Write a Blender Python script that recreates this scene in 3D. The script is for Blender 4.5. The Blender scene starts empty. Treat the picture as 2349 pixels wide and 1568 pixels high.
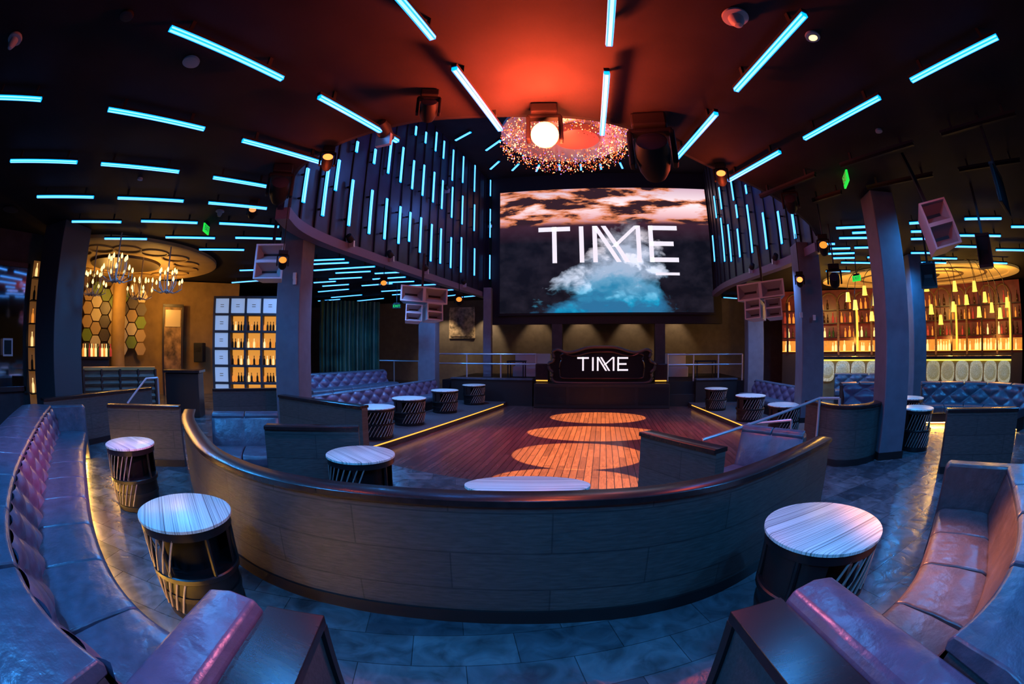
import bpy,bmesh,math,random
from mathutils import Vector,Matrix,Euler
from mathutils.geometry import tessellate_polygon
random.seed(4)
S=bpy.context.scene; COL=S.collection
pi=math.pi; R=math.radians
F=978.75; CP=Vector((0,0,1.75))
RM=Euler((R(90.8),0,R(12.1))).to_matrix()
def ray(px,py):
    u=px-1174.5; v=784-py; r=max(math.hypot(u,v),1e-6); th=2*math.asin(r/(2*F))
    return RM@Vector((u/r*math.sin(th),v/r*math.sin(th),-math.cos(th)))
def Zp(px,py,z):
    d=ray(px,py); return CP+d*((z-CP.z)/d.z)
def Yp(px,py,Y):
    d=ray(px,py); return CP+d*(Y/d.y)
def P(px,py,D):
    d=ray(px,py); return CP+d*(D/math.hypot(d.x,d.y))
def arcP(px,D,z=0):
    p=P(px,797,D); return Vector((p.x,p.y,z))
def onpath(px,py,path):
    d=ray(px,py); best=None
    for a,b in zip(path,path[1:]):
        ex,ey=b[0]-a[0],b[1]-a[1]; den=d.x*ey-d.y*ex
        if abs(den)<1e-9: continue
        t=(a[0]*ey-a[1]*ex)/den; s=(a[0]*d.y-a[1]*d.x)/den
        if t>0 and -1e-6<=s<=1+1e-6 and (best is None or t<best[0]): best=(t,Vector((ex,ey,0)).normalized())
    if best is None: return None
    return CP+d*best[0],best[1]
# ---------------- materials
class NT:
    def __init__(s,name):
        s.m=bpy.data.materials.new(name); s.m.use_nodes=True; s.t=s.m.node_tree; s.b=s.t.nodes['Principled BSDF']
    def n(s,ty,**k):
        o=s.t.nodes.new(ty)
        for a,v in k.items(): setattr(o,a,v)
        return o
    def l(s,a,b): s.t.links.new(a,b)
    def mth(s,op,a,b=0,c=None):
        o=s.n('ShaderNodeMath',operation=op)
        for i,x in enumerate((a,b,c)):
            if x is None: continue
            if isinstance(x,(int,float)): o.inputs[i].default_value=x
            else: s.l(x,o.inputs[i])
        return o.outputs[0]
    def ramp(s,fac,stops):
        o=s.n('ShaderNodeValToRGB'); e=o.color_ramp.elements
        while len(e)<len(stops): e.new(.5)
        for i,(p,c) in enumerate(stops): e[i].position=p; e[i].color=(*c,1)
        s.l(fac,o.inputs[0]); return o.outputs[0]
    def mix(s,f,a,b):
        o=s.n('ShaderNodeMix',data_type='RGBA')
        if isinstance(f,(int,float)): o.inputs[0].default_value=f
        else: s.l(f,o.inputs[0])
        for i,x in ((6,a),(7,b)):
            if isinstance(x,tuple): o.inputs[i].default_value=(*x,1)
            else: s.l(x,o.inputs[i])
        return o.outputs[2]
def mat(name,col,rough=.5,metal=0,es=0,ns=0,na=.3,bump=0,spec=.5,ecol=None,stretch=(1,1,1)):
    q=NT(name); b=q.b
    b.inputs['Base Color'].default_value=(*col,1); b.inputs['Roughness'].default_value=rough; b.inputs['Metallic'].default_value=metal
    b.inputs['Specular IOR Level'].default_value=spec
    if es: b.inputs['Emission Color'].default_value=(*(ecol or col),1); b.inputs['Emission Strength'].default_value=es
    if ns:
        g=q.n('ShaderNodeNewGeometry'); mp=q.n('ShaderNodeMapping'); mp.inputs['Scale'].default_value=stretch
        q.l(g.outputs['Position'],mp.inputs[0]); t=q.n('ShaderNodeTexNoise'); t.inputs['Scale'].default_value=ns; t.inputs['Detail'].default_value=5
        q.l(mp.outputs[0],t.inputs['Vector'])
        lo=tuple(c*(1-na) for c in col); hi=tuple(min(1,c*(1+na)) for c in col)
        q.l(q.ramp(t.outputs['Fac'],[(.3,lo),(.7,hi)]),b.inputs['Base Color'])
        if bump:
            bp=q.n('ShaderNodeBump'); bp.inputs['Strength'].default_value=bump; bp.inputs['Distance'].default_value=.02
            q.l(t.outputs['Fac'],bp.inputs['Height']); q.l(bp.outputs[0],b.inputs['Normal'])
    return q.m
def brickmat(name,c1,c2,mortar,sx,sy,rough,uv=False,ms=.01,bump=.3,rot=0,ns=3,lo=.45,hi=1.35,dist=1.2,nst=(1,1,1)):
    q=NT(name); b=q.b
    if uv: src=q.n('ShaderNodeUVMap').outputs[0]
    else: src=q.n('ShaderNodeNewGeometry').outputs['Position']
    mp=q.n('ShaderNodeMapping'); mp.inputs['Rotation'].default_value=(0,0,rot); q.l(src,mp.inputs[0])
    t=q.n('ShaderNodeTexBrick'); t.inputs['Scale'].default_value=1; t.inputs['Brick Width'].default_value=sx; t.inputs['Row Height'].default_value=sy
    t.inputs['Mortar Size'].default_value=ms; t.inputs['Color1'].default_value=(*c1,1); t.inputs['Color2'].default_value=(*c2,1); t.inputs['Mortar'].default_value=(*mortar,1)
    q.l(mp.outputs[0],t.inputs['Vector'])
    m2=q.n('ShaderNodeMapping'); m2.inputs['Scale'].default_value=nst; q.l(mp.outputs[0],m2.inputs[0])
    n=q.n('ShaderNodeTexNoise'); n.inputs['Scale'].default_value=ns; n.inputs['Detail'].default_value=8; n.inputs['Distortion'].default_value=dist; q.l(m2.outputs[0],n.inputs['Vector'])
    dk=q.ramp(n.outputs['Fac'],[(.3,(lo,)*3),(.7,(hi,)*3)])
    mm=q.n('ShaderNodeMix',data_type='RGBA',blend_type='MULTIPLY'); mm.inputs[0].default_value=1; q.l(t.outputs[0],mm.inputs[6]); q.l(dk,mm.inputs[7])
    q.l(mm.outputs[2],b.inputs['Base Color']); b.inputs['Roughness'].default_value=rough
    bp=q.n('ShaderNodeBump'); bp.inputs['Strength'].default_value=bump; bp.inputs['Distance'].default_value=.01; q.l(n.outputs['Fac'],bp.inputs['Height']); q.l(bp.outputs[0],b.inputs['Normal'])
    return q.m
M={}
M['black']=mat('matte_black',(.010,.010,.012),.6,spec=.3)
M['matte']=mat('fixture_black',(.006,.006,.007),.6,spec=.12)
M['gloss']=mat('gloss_black',(.010,.009,.010),.33,spec=.4)
M['ceil']=mat('ceiling_paint',(.013,.011,.013),.85,ns=2,na=.2,spec=.12)
M['darkwall']=mat('dark_wall',(.035,.034,.04),.7,ns=3)
M['greywall']=mat('grey_wall',(.14,.12,.10),.8,ns=4,na=.15)
M['bulk']=mat('bulkhead_panel',(.016,.018,.042),.42,ns=3,spec=.35)
M['lip']=mat('lip_paint',(.13,.10,.16),.5)
M['slate']=brickmat('slate_tile',(.05,.06,.072),(.135,.145,.155),(.03,.033,.036),.61,.305,.22,rot=R(-20),ns=4.5,bump=1.0,ms=.003,lo=.5,hi=1.4)
M['plank']=brickmat('dance_planks',(.16,.066,.054),(.095,.04,.038),(.018,.008,.009),1.4,.13,.24,rot=R(90),ms=.007,bump=.06,lo=.75,hi=1.25,nst=(1,6,1))
M['carpet']=mat('dark_carpet',(.05,.04,.045),.9,ns=30)
M['panel']=brickmat('woven_panel',(.074,.062,.056),(.054,.046,.043),(.033,.028,.027),1.2,.27,.5,uv=True,ms=.005,bump=.2,ns=9,lo=.72,hi=1.28,dist=.4,nst=(1,7,1))
M['panel2']=mat('woven_panel_plain',(.05,.047,.048),.7,ns=45,na=.2,bump=.15)
M['wood']=mat('dark_stained_wood',(.024,.012,.012),.27,ns=9,na=.25,stretch=(1,6,1),spec=.4)
M['wood2']=mat('dark_wood_base',(.014,.009,.009),.45)
M['leather']=mat('grey_leather',(.066,.080,.110),.31,ns=9,na=.25,bump=.6,spec=.65)
M['leather2']=mat('violet_grey_leather',(.095,.070,.112),.33,ns=9,na=.2,bump=.5,spec=.6)
M['leather3']=mat('dark_plum_leather',(.072,.052,.056),.31,ns=10,na=.2,bump=.6,spec=.6)
M['leather4']=mat('purple_tufted_leather',(.085,.066,.118),.34,ns=7,na=.2,bump=.4,spec=.55)
M['col']=mat('column_paint',(.115,.12,.15),.6,ns=5,na=.12)
M['chrome']=mat('brushed_steel',(.55,.55,.58),.3,.55)
M['copper']=mat('lattice_metal',(.34,.28,.26),.4,.3)
M['white']=mat('white_paint',(.6,.6,.6),.5)
M['spk']=mat('speaker_grey',(.46,.48,.49),.5)
M['spkd']=mat('speaker_horn_grey',(.24,.245,.25),.5)
M['cream']=mat('cream_plaster',(.34,.225,.09),.7,ns=3,na=.1)
M['cream2']=mat('cream_plaster_pattern',(.22,.14,.055),.7)
M['yellow']=mat('ochre_wall',(.26,.16,.058),.75,ns=3,na=.15)
M['disc']=mat('dark_disc',(.04,.022,.01),.5)
M['brown']=mat('ribbed_brown',(.12,.07,.04),.5,ns=12,na=.5,stretch=(.3,.3,4))
M['tube']=mat('blue_tube_glow',(.01,.03,.06),.4,es=2.8,ecol=(.0,.25,1))
M['core']=mat('tube_glow_stripe',(.1,.2,.3),.4,es=2.4,ecol=(.16,.42,1))
M['amberled']=mat('amber_led',(.1,.06,.01),.4,es=1.7,ecol=(1,.42,.05))
M['seatglow']=mat('under_seat_led',(.1,.06,.01),.4,es=170,ecol=(1,.48,.07))
M['warm']=mat('warm_bulb',(.2,.1,.02),.4,es=3.2,ecol=(1,.62,.2))
M['redlens']=mat('red_lens',(.2,.05,.02),.3,es=4,ecol=(1,.17,.035))
M['amberlens']=mat('amber_lens',(.2,.1,.02),.3,es=1.3,ecol=(1,.28,.03))
M['burst']=mat('white_hot_lens',(.3,.2,.1),.3,es=5,ecol=(1,.52,.17))
M['lens']=mat('dark_lens',(.02,.02,.03),.12)
M['green']=mat('exit_green',(.0,.2,.02),.5,es=.8,ecol=(.02,1,.08))
M['whiteglow']=mat('lettering_glow',(.8,.8,.8),.5,es=.85,ecol=(.95,.95,1))
M['lightbox']=mat('lit_white_square',(.3,.4,.5),.5,es=.45,ecol=(.45,.62,.95))
M['cubby']=mat('amber_cubby',(.3,.16,.05),.5,es=.7,ecol=(1,.40,.06))
M['shade']=mat('yellow_green_shade',(.4,.4,.05),.5,es=1.3,ecol=(1,.70,.10))
M['beadA']=mat('crystal_glow_amber',(.4,.1,.05),.2,es=1.8,ecol=(1,.17,.03))  # crystal sparkle and dark gaps painted in as stronger and weaker emission
M['beadC']=mat('crystal_glint_bright',(.5,.3,.2),.2,es=3,ecol=(1,.5,.22))
M['beadD']=mat('crystal_glow_dim',(.2,.05,.03),.1,es=.3,ecol=(1,.12,.04))
M['beadB']=mat('crystal_glow_violet',(.2,.1,.4),.2,es=1.4,ecol=(.4,.25,1))
M['curtain']=mat('green_black_curtain',(.03,.10,.075),.45,ns=1.5,na=.6)
M['hexg']=mat('hex_green',(.14,.22,.02),.5); M['hexw']=mat('hex_cream',(.5,.43,.3),.5); M['hexb']=mat('hex_brown',(.06,.045,.03),.4); M['hext']=mat('hex_tan',(.35,.24,.12),.5)
M['barback']=mat('bar_back_red_glow',(.12,.02,.025),.3,ns=2,na=.6,es=.045,ecol=(1,.12,.05))  # faint emission painted in as bar light on the back panel
M['glowband']=mat('amber_glow_band',(.3,.15,.04),.4,es=.6,ecol=(1,.38,.05),ns=4)  # glowing band added to make the back bar look golden
M['barpanel']=mat('carved_panel',(.5,.45,.3),.5,ns=22,na=.6,bump=1,es=.28,ecol=(.95,.75,.28))  # emission put into the carved panels so they look lit
M['barpanel2']=mat('carved_panel_centre',(.4,.36,.22),.5,ns=30,na=.6,bump=1,es=.18,ecol=(.95,.75,.28))
M['glow2']=mat('amber_column',(.4,.2,.05),.5,es=1.6,ecol=(1,.45,.05))
BOT=[mat('bottle_amber_glow',(.3,.1,.02),.15,es=.8,ecol=(1,.32,.04)),mat('bottle_clear_glow',(.6,.55,.45),.1,es=1.3,ecol=(1,.62,.22)),mat('bottle_dark',(.05,.02,.012),.12),mat('bottle_green',(.03,.12,.03),.12),mat('bottle_red_glow',(.3,.02,.02),.15,es=.3,ecol=(1,.1,.05))]  # amber, clear and red glass emits, painting in the shelf light
def stripe():
    q=NT('striped_laminate'); g=q.n('ShaderNodeTexCoord'); mp=q.n('ShaderNodeMapping'); mp.inputs['Scale'].default_value=(.22,48,.2)
    q.l(g.outputs['Object'],mp.inputs[0]); t=q.n('ShaderNodeTexNoise'); t.inputs['Scale'].default_value=1.6; t.inputs['Detail'].default_value=2; q.l(mp.outputs[0],t.inputs['Vector'])
    q.l(q.ramp(t.outputs['Fac'],[(.33,(.13,.12,.10)),(.43,(.58,.58,.50)),(.58,(.92,.92,.82)),(.70,(.26,.24,.20))]),q.b.inputs['Base Color']); q.b.inputs['Roughness'].default_value=.35
    return q.m
M['stripe']=stripe()
def screenmat():
    q=NT('led_screen_picture'); uv=q.n('ShaderNodeUVMap').outputs[0]; sp=q.n('ShaderNodeSeparateXYZ'); q.l(uv,sp.inputs[0]); u,v=sp.outputs[0],sp.outputs[1]
    def mapped(sx,sy,ofs):
        mp=q.n('ShaderNodeMapping'); mp.inputs['Scale'].default_value=(sx,sy,1); mp.inputs['Location'].default_value=(ofs,ofs,0); q.l(uv,mp.inputs[0]); return mp.outputs[0]
    def noise(sx,sy,det,dist=0,ofs=0,rough=.5):
        t=q.n('ShaderNodeTexNoise'); t.inputs['Scale'].default_value=1; t.inputs['Detail'].default_value=det; t.inputs['Distortion'].default_value=dist; t.inputs['Roughness'].default_value=rough; q.l(mapped(sx,sy,ofs),t.inputs['Vector']); return t.outputs['Fac']
    n1=noise(3.8,8.5,10,.25,9.2,.58); n2=noise(3.6,3.6,10,.4,7,.62); n3=noise(12,9,9,0,1,.6); n5=noise(5,5,10,.5,23,.6)
    vo=q.n('ShaderNodeTexVoronoi',feature='SMOOTH_F1'); vo.inputs['Scale'].default_value=1
    try: vo.inputs['Detail'].default_value=3
    except Exception: pass
    wp=q.n('ShaderNodeVectorMath',operation='ADD'); nz=q.n('ShaderNodeTexNoise'); nz.inputs['Scale'].default_value=1.2; nz.inputs['Detail'].default_value=4; mv=mapped(8,6.5,3); q.l(mv,nz.inputs['Vector']); q.l(mv,wp.inputs[0]); q.l(nz.outputs['Color'],wp.inputs[1]); q.l(wp.outputs[0],vo.inputs['Vector'])
    puff=q.mth('SUBTRACT',.75,vo.outputs['Distance'])
    sky=q.ramp(v,[(.70,(.45,.15,.17)),(.76,(.80,.45,.48)),(.86,(.98,.80,.84)),(1,(.62,.40,.50))])
    sky=q.mix(q.ramp(n1,[(.45,(0,0,0)),(.53,(1,1,1))]),sky,(.70,.20,.08))
    sky=q.mix(q.ramp(n1,[(.52,(0,0,0)),(.57,(1,1,1))]),sky,(.03,.012,.018))
    dark=q.ramp(n3,[(.4,(.003,.004,.008)),(.75,(.016,.014,.024))])
    dark=q.mix(q.ramp(v,[(.55,(0,0,0)),(.72,(.5,.5,.5))]),dark,(.09,.026,.05))
    top=q.ramp(q.mth('ADD',v,q.mth('MULTIPLY',q.mth('SUBTRACT',n2,.5),.03)),[(.69,(0,0,0)),(.72,(1,1,1))])
    base=q.mix(top,dark,sky)
    wid=q.mth('SUBTRACT',.36,q.mth('MULTIPLY',v,.40))
    dx=q.mth('ABSOLUTE',q.mth('SUBTRACT',u,q.mth('ADD',.50,q.mth('MULTIPLY',v,.20))))
    mk=q.mth('ADD',q.mth('MULTIPLY',q.mth('SUBTRACT',wid,dx),4.0),q.mth('ADD',q.mth('MULTIPLY',q.mth('SUBTRACT',n2,.5),1.8),q.mth('MULTIPLY',q.mth('SUBTRACT',puff,.10),.7)))
    mkr=q.ramp(mk,[(.0,(0,0,0)),(.20,(.5,.5,.5)),(.5,(1,1,1))])
    mkr=q.mix(q.ramp(v,[(.58,(0,0,0)),(.74,(1,1,1))]),mkr,(0.,0.,0.))
    vv=q.mth('ADD',v,q.mth('ADD',q.mth('MULTIPLY',q.mth('SUBTRACT',n5,.5),.26),q.mth('MULTIPLY',q.mth('SUBTRACT',puff,.12),.26)))
    wc=q.ramp(vv,[(0,(.0,.16,.34)),(.07,(.01,.30,.52)),(.16,(.18,.50,.74)),(.25,(.62,.74,.95)),(.6,(.88,.80,.90))])
    wc=q.mix(q.ramp(puff,[(.0,(.5,.5,.5)),(.16,(0,0,0))]),wc,(.04,.13,.26))
    c=q.mix(mkr,base,wc)
    q.l(c,q.b.inputs['Emission Color']); q.b.inputs['Emission Strength'].default_value=1.15; q.b.inputs['Base Color'].default_value=(.01,.01,.01,1); q.b.inputs['Roughness'].default_value=.6; q.b.inputs['Specular IOR Level'].default_value=.1
    return q.m
M['screen']=screenmat()
# ---------------- mesh builder
class MB:
    def __init__(s): s.v=[]; s.f=[]; s.uv=[]
    def add(s,vs,fs,uv=None):
        n=len(s.v); s.v+=[tuple(v) for v in vs]; s.f+=[tuple(i+n for i in f) for f in fs]; s.uv+=uv if uv else [(0,0)]*len(vs); return s
    def box(s,c,d,rz=0,rx=0):
        m=Matrix.Translation(c)@Matrix.Rotation(rz,4,'Z')@Matrix.Rotation(rx,4,'X')
        vs=[m@Vector((x*d[0]/2,y*d[1]/2,z*d[2]/2)) for x in(-1,1) for y in(-1,1) for z in(-1,1)]
        return s.add(vs,[(0,1,3,2),(4,6,7,5),(0,4,5,1),(2,3,7,6),(0,2,6,4),(1,5,7,3)])
    def tube(s,pts,r,n=8,caps=True):
        pts=[Vector(p) for p in pts]; vs=[]; fs=[]
        for i,p in enumerate(pts):
            t=(pts[min(i+1,len(pts)-1)]-pts[max(i-1,0)]).normalized()
            a=t.cross(Vector((0,0,1))); a=a.normalized() if a.length>1e-4 else Vector((1,0,0)); b=t.cross(a)
            rr=r[i] if isinstance(r,(list,tuple)) else r
            vs+=[p+a*math.cos(2*pi*k/n)*rr+b*math.sin(2*pi*k/n)*rr for k in range(n)]
        for i in range(len(pts)-1):
            fs+=[(i*n+k,i*n+(k+1)%n,(i+1)*n+(k+1)%n,(i+1)*n+k) for k in range(n)]
        if caps: fs+=[tuple(range(n)),tuple(range((len(pts)-1)*n,len(pts)*n))]
        return s.add(vs,fs)
    def lathe(s,prof,c=(0,0,0),n=28,mtx=None,a0=0,a1=2*pi):
        full=abs(a1-a0-2*pi)<1e-6; k=n if full else n+1; vs=[]; fs=[]
        for r,z in prof:
            for i in range(k):
                a=a0+(a1-a0)*i/n; p=Vector((r*math.cos(a),r*math.sin(a),z))
                if mtx: p=mtx@p
                vs.append(p+Vector(c))
        for j in range(len(prof)-1):
            for i in range(n):
                i2=(i+1)%k
                fs.append((j*k+i,j*k+i2,(j+1)*k+i2,(j+1)*k+i))
        if full:
            if prof[0][0]>1e-5: fs.append(tuple(range(k)))
            if prof[-1][0]>1e-5: fs.append(tuple(range((len(prof)-1)*k,len(prof)*k)))
        return s.add(vs,fs)
    def sph(s,c,r,n=8):
        return s.lathe([(max(1e-6,r*math.sin(pi*i/n)),-r*math.cos(pi*i/n)) for i in range(n+1)],c,n)
    def prism(s,poly,z0,z1):
        n=len(poly); vs=[(p[0],p[1],z0) for p in poly]+[(p[0],p[1],z1) for p in poly]
        tr=tessellate_polygon([[Vector((p[0],p[1],0)) for p in poly]])
        return s.add(vs,[tuple(t) for t in tr]+[tuple(i+n for i in t) for t in tr]+[(i,(i+1)%n,(i+1)%n+n,i+n) for i in range(n)])
    def vprism(s,poly,y0,y1):
        n=len(poly); vs=[(p[0],y0,p[1]) for p in poly]+[(p[0],y1,p[1]) for p in poly]
        tr=tessellate_polygon([[Vector((p[0],p[1],0)) for p in poly]])
        return s.add(vs,[tuple(t) for t in tr]+[tuple(i+n for i in t) for t in tr]+[(i,(i+1)%n,(i+1)%n+n,i+n) for i in range(n)])
    def sweep(s,path,prof,closed=True,caps=True,z=0):
        N=norms(path); n=len(prof); vs=[];fs=[];uv=[]; L=0
        for i,(p,nn) in enumerate(zip(path,N)):
            if i: L+=math.hypot(p[0]-path[i-1][0],p[1]-path[i-1][1])
            for k,(o,h) in enumerate(prof): vs.append((p[0]+nn[0]*o,p[1]+nn[1]*o,h+z)); uv.append((L,h))
        for i in range(len(path)-1):
            for k in range(n if closed else n-1): k2=(k+1)%n; fs.append((i*n+k,i*n+k2,(i+1)*n+k2,(i+1)*n+k))
        if closed and caps: fs+=[tuple(range(n)),tuple(range((len(path)-1)*n,len(path)*n))]
        return s.add(vs,fs,uv)
    def grid(s,rows):
        k=len(rows[0]); vs=[p for r in rows for p in r]
        return s.add(vs,[(j*k+i,j*k+i+1,(j+1)*k+i+1,(j+1)*k+i) for j in range(len(rows)-1) for i in range(k-1)])
def norms(path):
    out=[]
    for i in range(len(path)):
        ns=[]
        if i>0: a,b=path[i-1],path[i]; ns.append(Vector((-(b[1]-a[1]),b[0]-a[0])).normalized())
        if i<len(path)-1: a,b=path[i],path[i+1]; ns.append(Vector((-(b[1]-a[1]),b[0]-a[0])).normalized())
        n=sum(ns,Vector((0,0))).normalized(); c=max(.5,n.dot(ns[0])); out.append(n/c)
    return out
def catmull(pts,n=8,closed=False):
    pts=[Vector((p[0],p[1])) for p in pts]; out=[]; m=len(pts)
    rng=range(m) if closed else range(m-1)
    for i in rng:
        if closed: p0,p1,p2,p3=pts[i-1],pts[i],pts[(i+1)%m],pts[(i+2)%m]
        else: p0,p1,p2,p3=pts[max(i-1,0)],pts[i],pts[i+1],pts[min(i+2,m-1)]
        for k in range(n):
            t=k/n; out.append(.5*((2*p1)+(p2-p0)*t+(2*p0-5*p1+4*p2-p3)*t*t+(3*p1-p0-3*p2+p3)*t**3))
    if not closed: out.append(pts[-1])
    return [(p.x,p.y) for p in out]
def plen(path): return sum(math.hypot(b[0]-a[0],b[1]-a[1]) for a,b in zip(path,path[1:]))
def at(path,s):
    for a,b in zip(path,path[1:]):
        l=math.hypot(b[0]-a[0],b[1]-a[1])
        if s<=l or b is path[-1]: t=s/l if l else 0; return (a[0]+(b[0]-a[0])*t,a[1]+(b[1]-a[1])*t)
        s-=l
def sub(path,s0,s1,step=.12):
    n=max(2,int((s1-s0)/step)+1); return [at(path,s0+(s1-s0)*i/n) for i in range(n+1)]
def build(mb,name,m,parent=None,world=True,smooth=True,bev=0,label=None,cat=None,group=None,kind=None,ang=38):
    vs=[Vector(v) for v in mb.v]; off=Vector((0,0,0))
    if parent is not None:
        if world:
            q=parent
            while q: off+=q.location; q=q.parent
    elif kind!='structure':
        off=Vector(((min(v.x for v in vs)+max(v.x for v in vs))/2,(min(v.y for v in vs)+max(v.y for v in vs))/2,min(v.z for v in vs)))
    me=bpy.data.meshes.new(name); me.from_pydata([v-off for v in vs],[],mb.f); me.update()
    b=bmesh.new(); b.from_mesh(me); bmesh.ops.recalc_face_normals(b,faces=b.faces); b.to_mesh(me); b.free()
    ul=me.uv_layers.new(name='UVMap')
    for lp in me.loops: ul.data[lp.index].uv=mb.uv[lp.vertex_index]
    me.materials.append(m)
    if smooth:
        me.polygons.foreach_set('use_smooth',[True]*len(me.polygons))
        try: me.set_sharp_from_angle(angle=R(ang))
        except Exception: pass
    o=bpy.data.objects.new(name,me); COL.objects.link(o)
    if parent is not None: o.parent=parent
    else: o.location=off
    if bev:
        bm_=o.modifiers.new('bevel','BEVEL'); bm_.width=bev; bm_.segments=2; bm_.limit_method='ANGLE'
    if kind: o['kind']=kind
    if label: tag(o,label,cat,group)
    return o
def tag(o,label,cat,group=None):
    o['label']=label; o['category']=cat
    if group: o['group']=group
    return o
def thing(name,label,cat,loc=(0,0,0),rz=0,group=None):
    o=bpy.data.objects.new(name,None); COL.objects.link(o); o.empty_display_size=.1
    o.location=loc; o.rotation_euler=(0,0,rz); return tag(o,label,cat,group)
def dup(root,loc,rz=0,label=None,group=None,scale=1,rot=None):
    def cp(o,par):
        c=o.copy(); COL.objects.link(c); c.parent=par
        for ch in list(o.children): cp(ch,c)
        return c
    r=cp(root,None); r.location=loc; r.rotation_euler=rot if rot is not None else (0,0,rz); r.scale=(scale,)*3
    if label: r['label']=label
    if group: r['group']=group
    elif 'group' in r: del r['group']
    return r
def struct(mb,name,m,**k): return build(mb,name,m,kind='structure',**k)
def lamp(ty,loc,col,e,r=.05,target=None,size=None,blend=.2,name='lamp'):
    l=bpy.data.lights.new(name,ty); l.energy=e; l.color=col
    if ty in('POINT','SPOT'): l.shadow_soft_size=r
    if ty=='SPOT': l.spot_size=size; l.spot_blend=blend
    o=bpy.data.objects.new(name,l); COL.objects.link(o); o.location=loc
    if target is not None: o.rotation_euler=(Vector(target)-Vector(loc)).to_track_quat('-Z','Y').to_euler()
    return o
ORD=['nearest','second','third','fourth','fifth','sixth','seventh','eighth','ninth','tenth','eleventh','twelfth']
def xy(p): return (p[0],p[1])
# ---------------- camera
cd=bpy.data.cameras.new('camera'); cam=bpy.data.objects.new('camera',cd); COL.objects.link(cam); S.camera=cam
cam.location=CP; cam.rotation_euler=(R(90.8),0,R(12.1))
cd.type='PANO'; cd.sensor_fit='HORIZONTAL'; cd.sensor_width=36; cd.sensor_height=36*1568/2349; cd.clip_start=.01
for tgt in (cd,getattr(cd,'cycles',None)):
    if tgt is None: continue
    for a,vv in (('panorama_type','FISHEYE_EQUISOLID'),('fisheye_lens',15.0),('fisheye_fov',R(300))):
        try: setattr(tgt,a,vv)
        except Exception as e: print('cam',a,e)
try:
    S.view_settings.view_transform='Standard'; S.view_settings.look='None'
except Exception as e: print(e)
w=bpy.data.worlds.new('world'); S.world=w; w.use_nodes=True; w.node_tree.nodes['Background'].inputs[0].default_value=(.1,.16,.35,1); w.node_tree.nodes['Background'].inputs[1].default_value=.01
# ---------------- shell
Z2=-.3; ZD=-.45; ZC=4.2
OUT=[(-24,-5),(24,-5),(24,24),(-24,24)]
def holed(outer,hole,z):
    mb=MB(); pts=outer+hole
    tr=tessellate_polygon([[Vector((*p,0)) for p in outer],[Vector((*p,0)) for p in hole]])
    return mb.add([(p[0],p[1],z) for p in pts],[tuple(t) for t in tr])
pit_near=catmull([(-6.7,7.3),(-5.6,6.6),(-4.2,5.9),(-2.2,5.3),(0,5.1),(1.6,5.3),(3.0,6.1),(4.2,7.3),(5.4,8.3),(6.5,9.0)],6)
pit=pit_near+[(6.3,15.9),(-6.1,15.9)]
struct(holed(OUT,pit,0),'floor',M['slate'],smooth=False)
rb=MB().sweep(pit+[pit[0]],[(0,-.5),(0,0)],closed=False); struct(rb,'trim_1',M['wood2'],smooth=False)
struct(MB().add([(x,y,ZD) for x,y in [(-7,5),(7,5),(7,16),(-7,16)]],[(0,1,2,3)]),'floor_dance',M['plank'],smooth=False)
lm=MB().prism([(-6.7,7.35),(-4.6,7.6),(-3.6,15.2),(-3.6,15.9),(-6.1,15.9)],ZD,Z2); struct(lm,'floor_left_terrace',M['carpet'],smooth=False)
rm=MB().prism([(3.8,8.1),(6.5,9.0),(6.3,15.9),(3.35,15.9),(3.35,15.2),(3.95,10.5)],ZD,Z2); struct(rm,'floor_right_terrace',M['carpet'],smooth=False)
def edge(path,label):
    build(MB().sweep(path,[(-.025,Z2-.028),(-.025,Z2-.005),(-.005,Z2-.005),(-.005,Z2-.028)]),'edge_light',M['amberled'],label=label,cat='light strip')
edge([(-4.6,7.6),(-3.6,15.2)],'amber light line along the left edge of the dance floor')
edge([(3.35,15.2),(3.95,10.5),(3.8,8.1)],'amber light line along the right edge of the dance floor')
# atrium opening
lw=[(-4.9,5.0),(-5.25,5.8),(-5.42,7),(-5.4,9.1),(-5.2,13),(-4.8,17.6)]
rw=[(5.1,8.5),(5.05,10.5),(4.6,14.5),(4.85,17.6)]
LW=catmull(lw,5); RW=catmull(rw,5)
near=[xy(Zp(*p,ZC)) for p in [(672,400),(705,368),(770,330),(860,298),(960,275),(1080,266),(1250,264),(1380,275),(1480,305),(1560,345),(1640,385),(1720,420),(1800,465),(1860,515)]]
NEAR=catmull([lw[0]]+near+[rw[0]],4)
hole=LW[::-1]+NEAR[1:-1]+RW
struct(holed(OUT,hole,ZC),'ceiling',M['ceil'],smooth=False)
ZT=9.3
struct(MB().add([(-7,2,ZT),(7,2,ZT),(7,18,ZT),(-7,18,ZT)],[(0,1,2,3)]),'ceiling_atrium',M['ceil'],smooth=False)
struct(MB().sweep(LW,[(0,4.0),(0,ZT),(.12,ZT),(.12,4.0)]),'wall_atrium_left',M['bulk'])
struct(MB().sweep(RW,[(0,4.0),(0,ZT),(-.12,ZT),(-.12,4.0)]),'wall_atrium_right',M['bulk'])
struct(MB().sweep(NEAR,[(0,ZC),(0,ZT),(.05,ZT),(.05,ZC)]),'wall_atrium_front',M['black'])
struct(MB().sweep(LW,[(-.12,3.84),(-.12,4.04),(.14,4.04),(.14,3.84)]),'trim_2',M['lip'])
struct(MB().sweep(RW,[(.12,3.84),(.12,4.04),(-.14,4.04),(-.14,3.84)]),'trim_3',M['lip'])
for nm,PT,sg in (('trim_4',LW,1),('trim_5',RW,-1)):
    mb=MB(); L=plen(PT); k=0.3
    while k<L:
        p=at(PT,k); mb.box((p[0]+.015*sg,p[1],6.7),(.04,.04,5.2)); k+=.62
    struct(mb,nm,M['black'],smooth=False)
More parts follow.
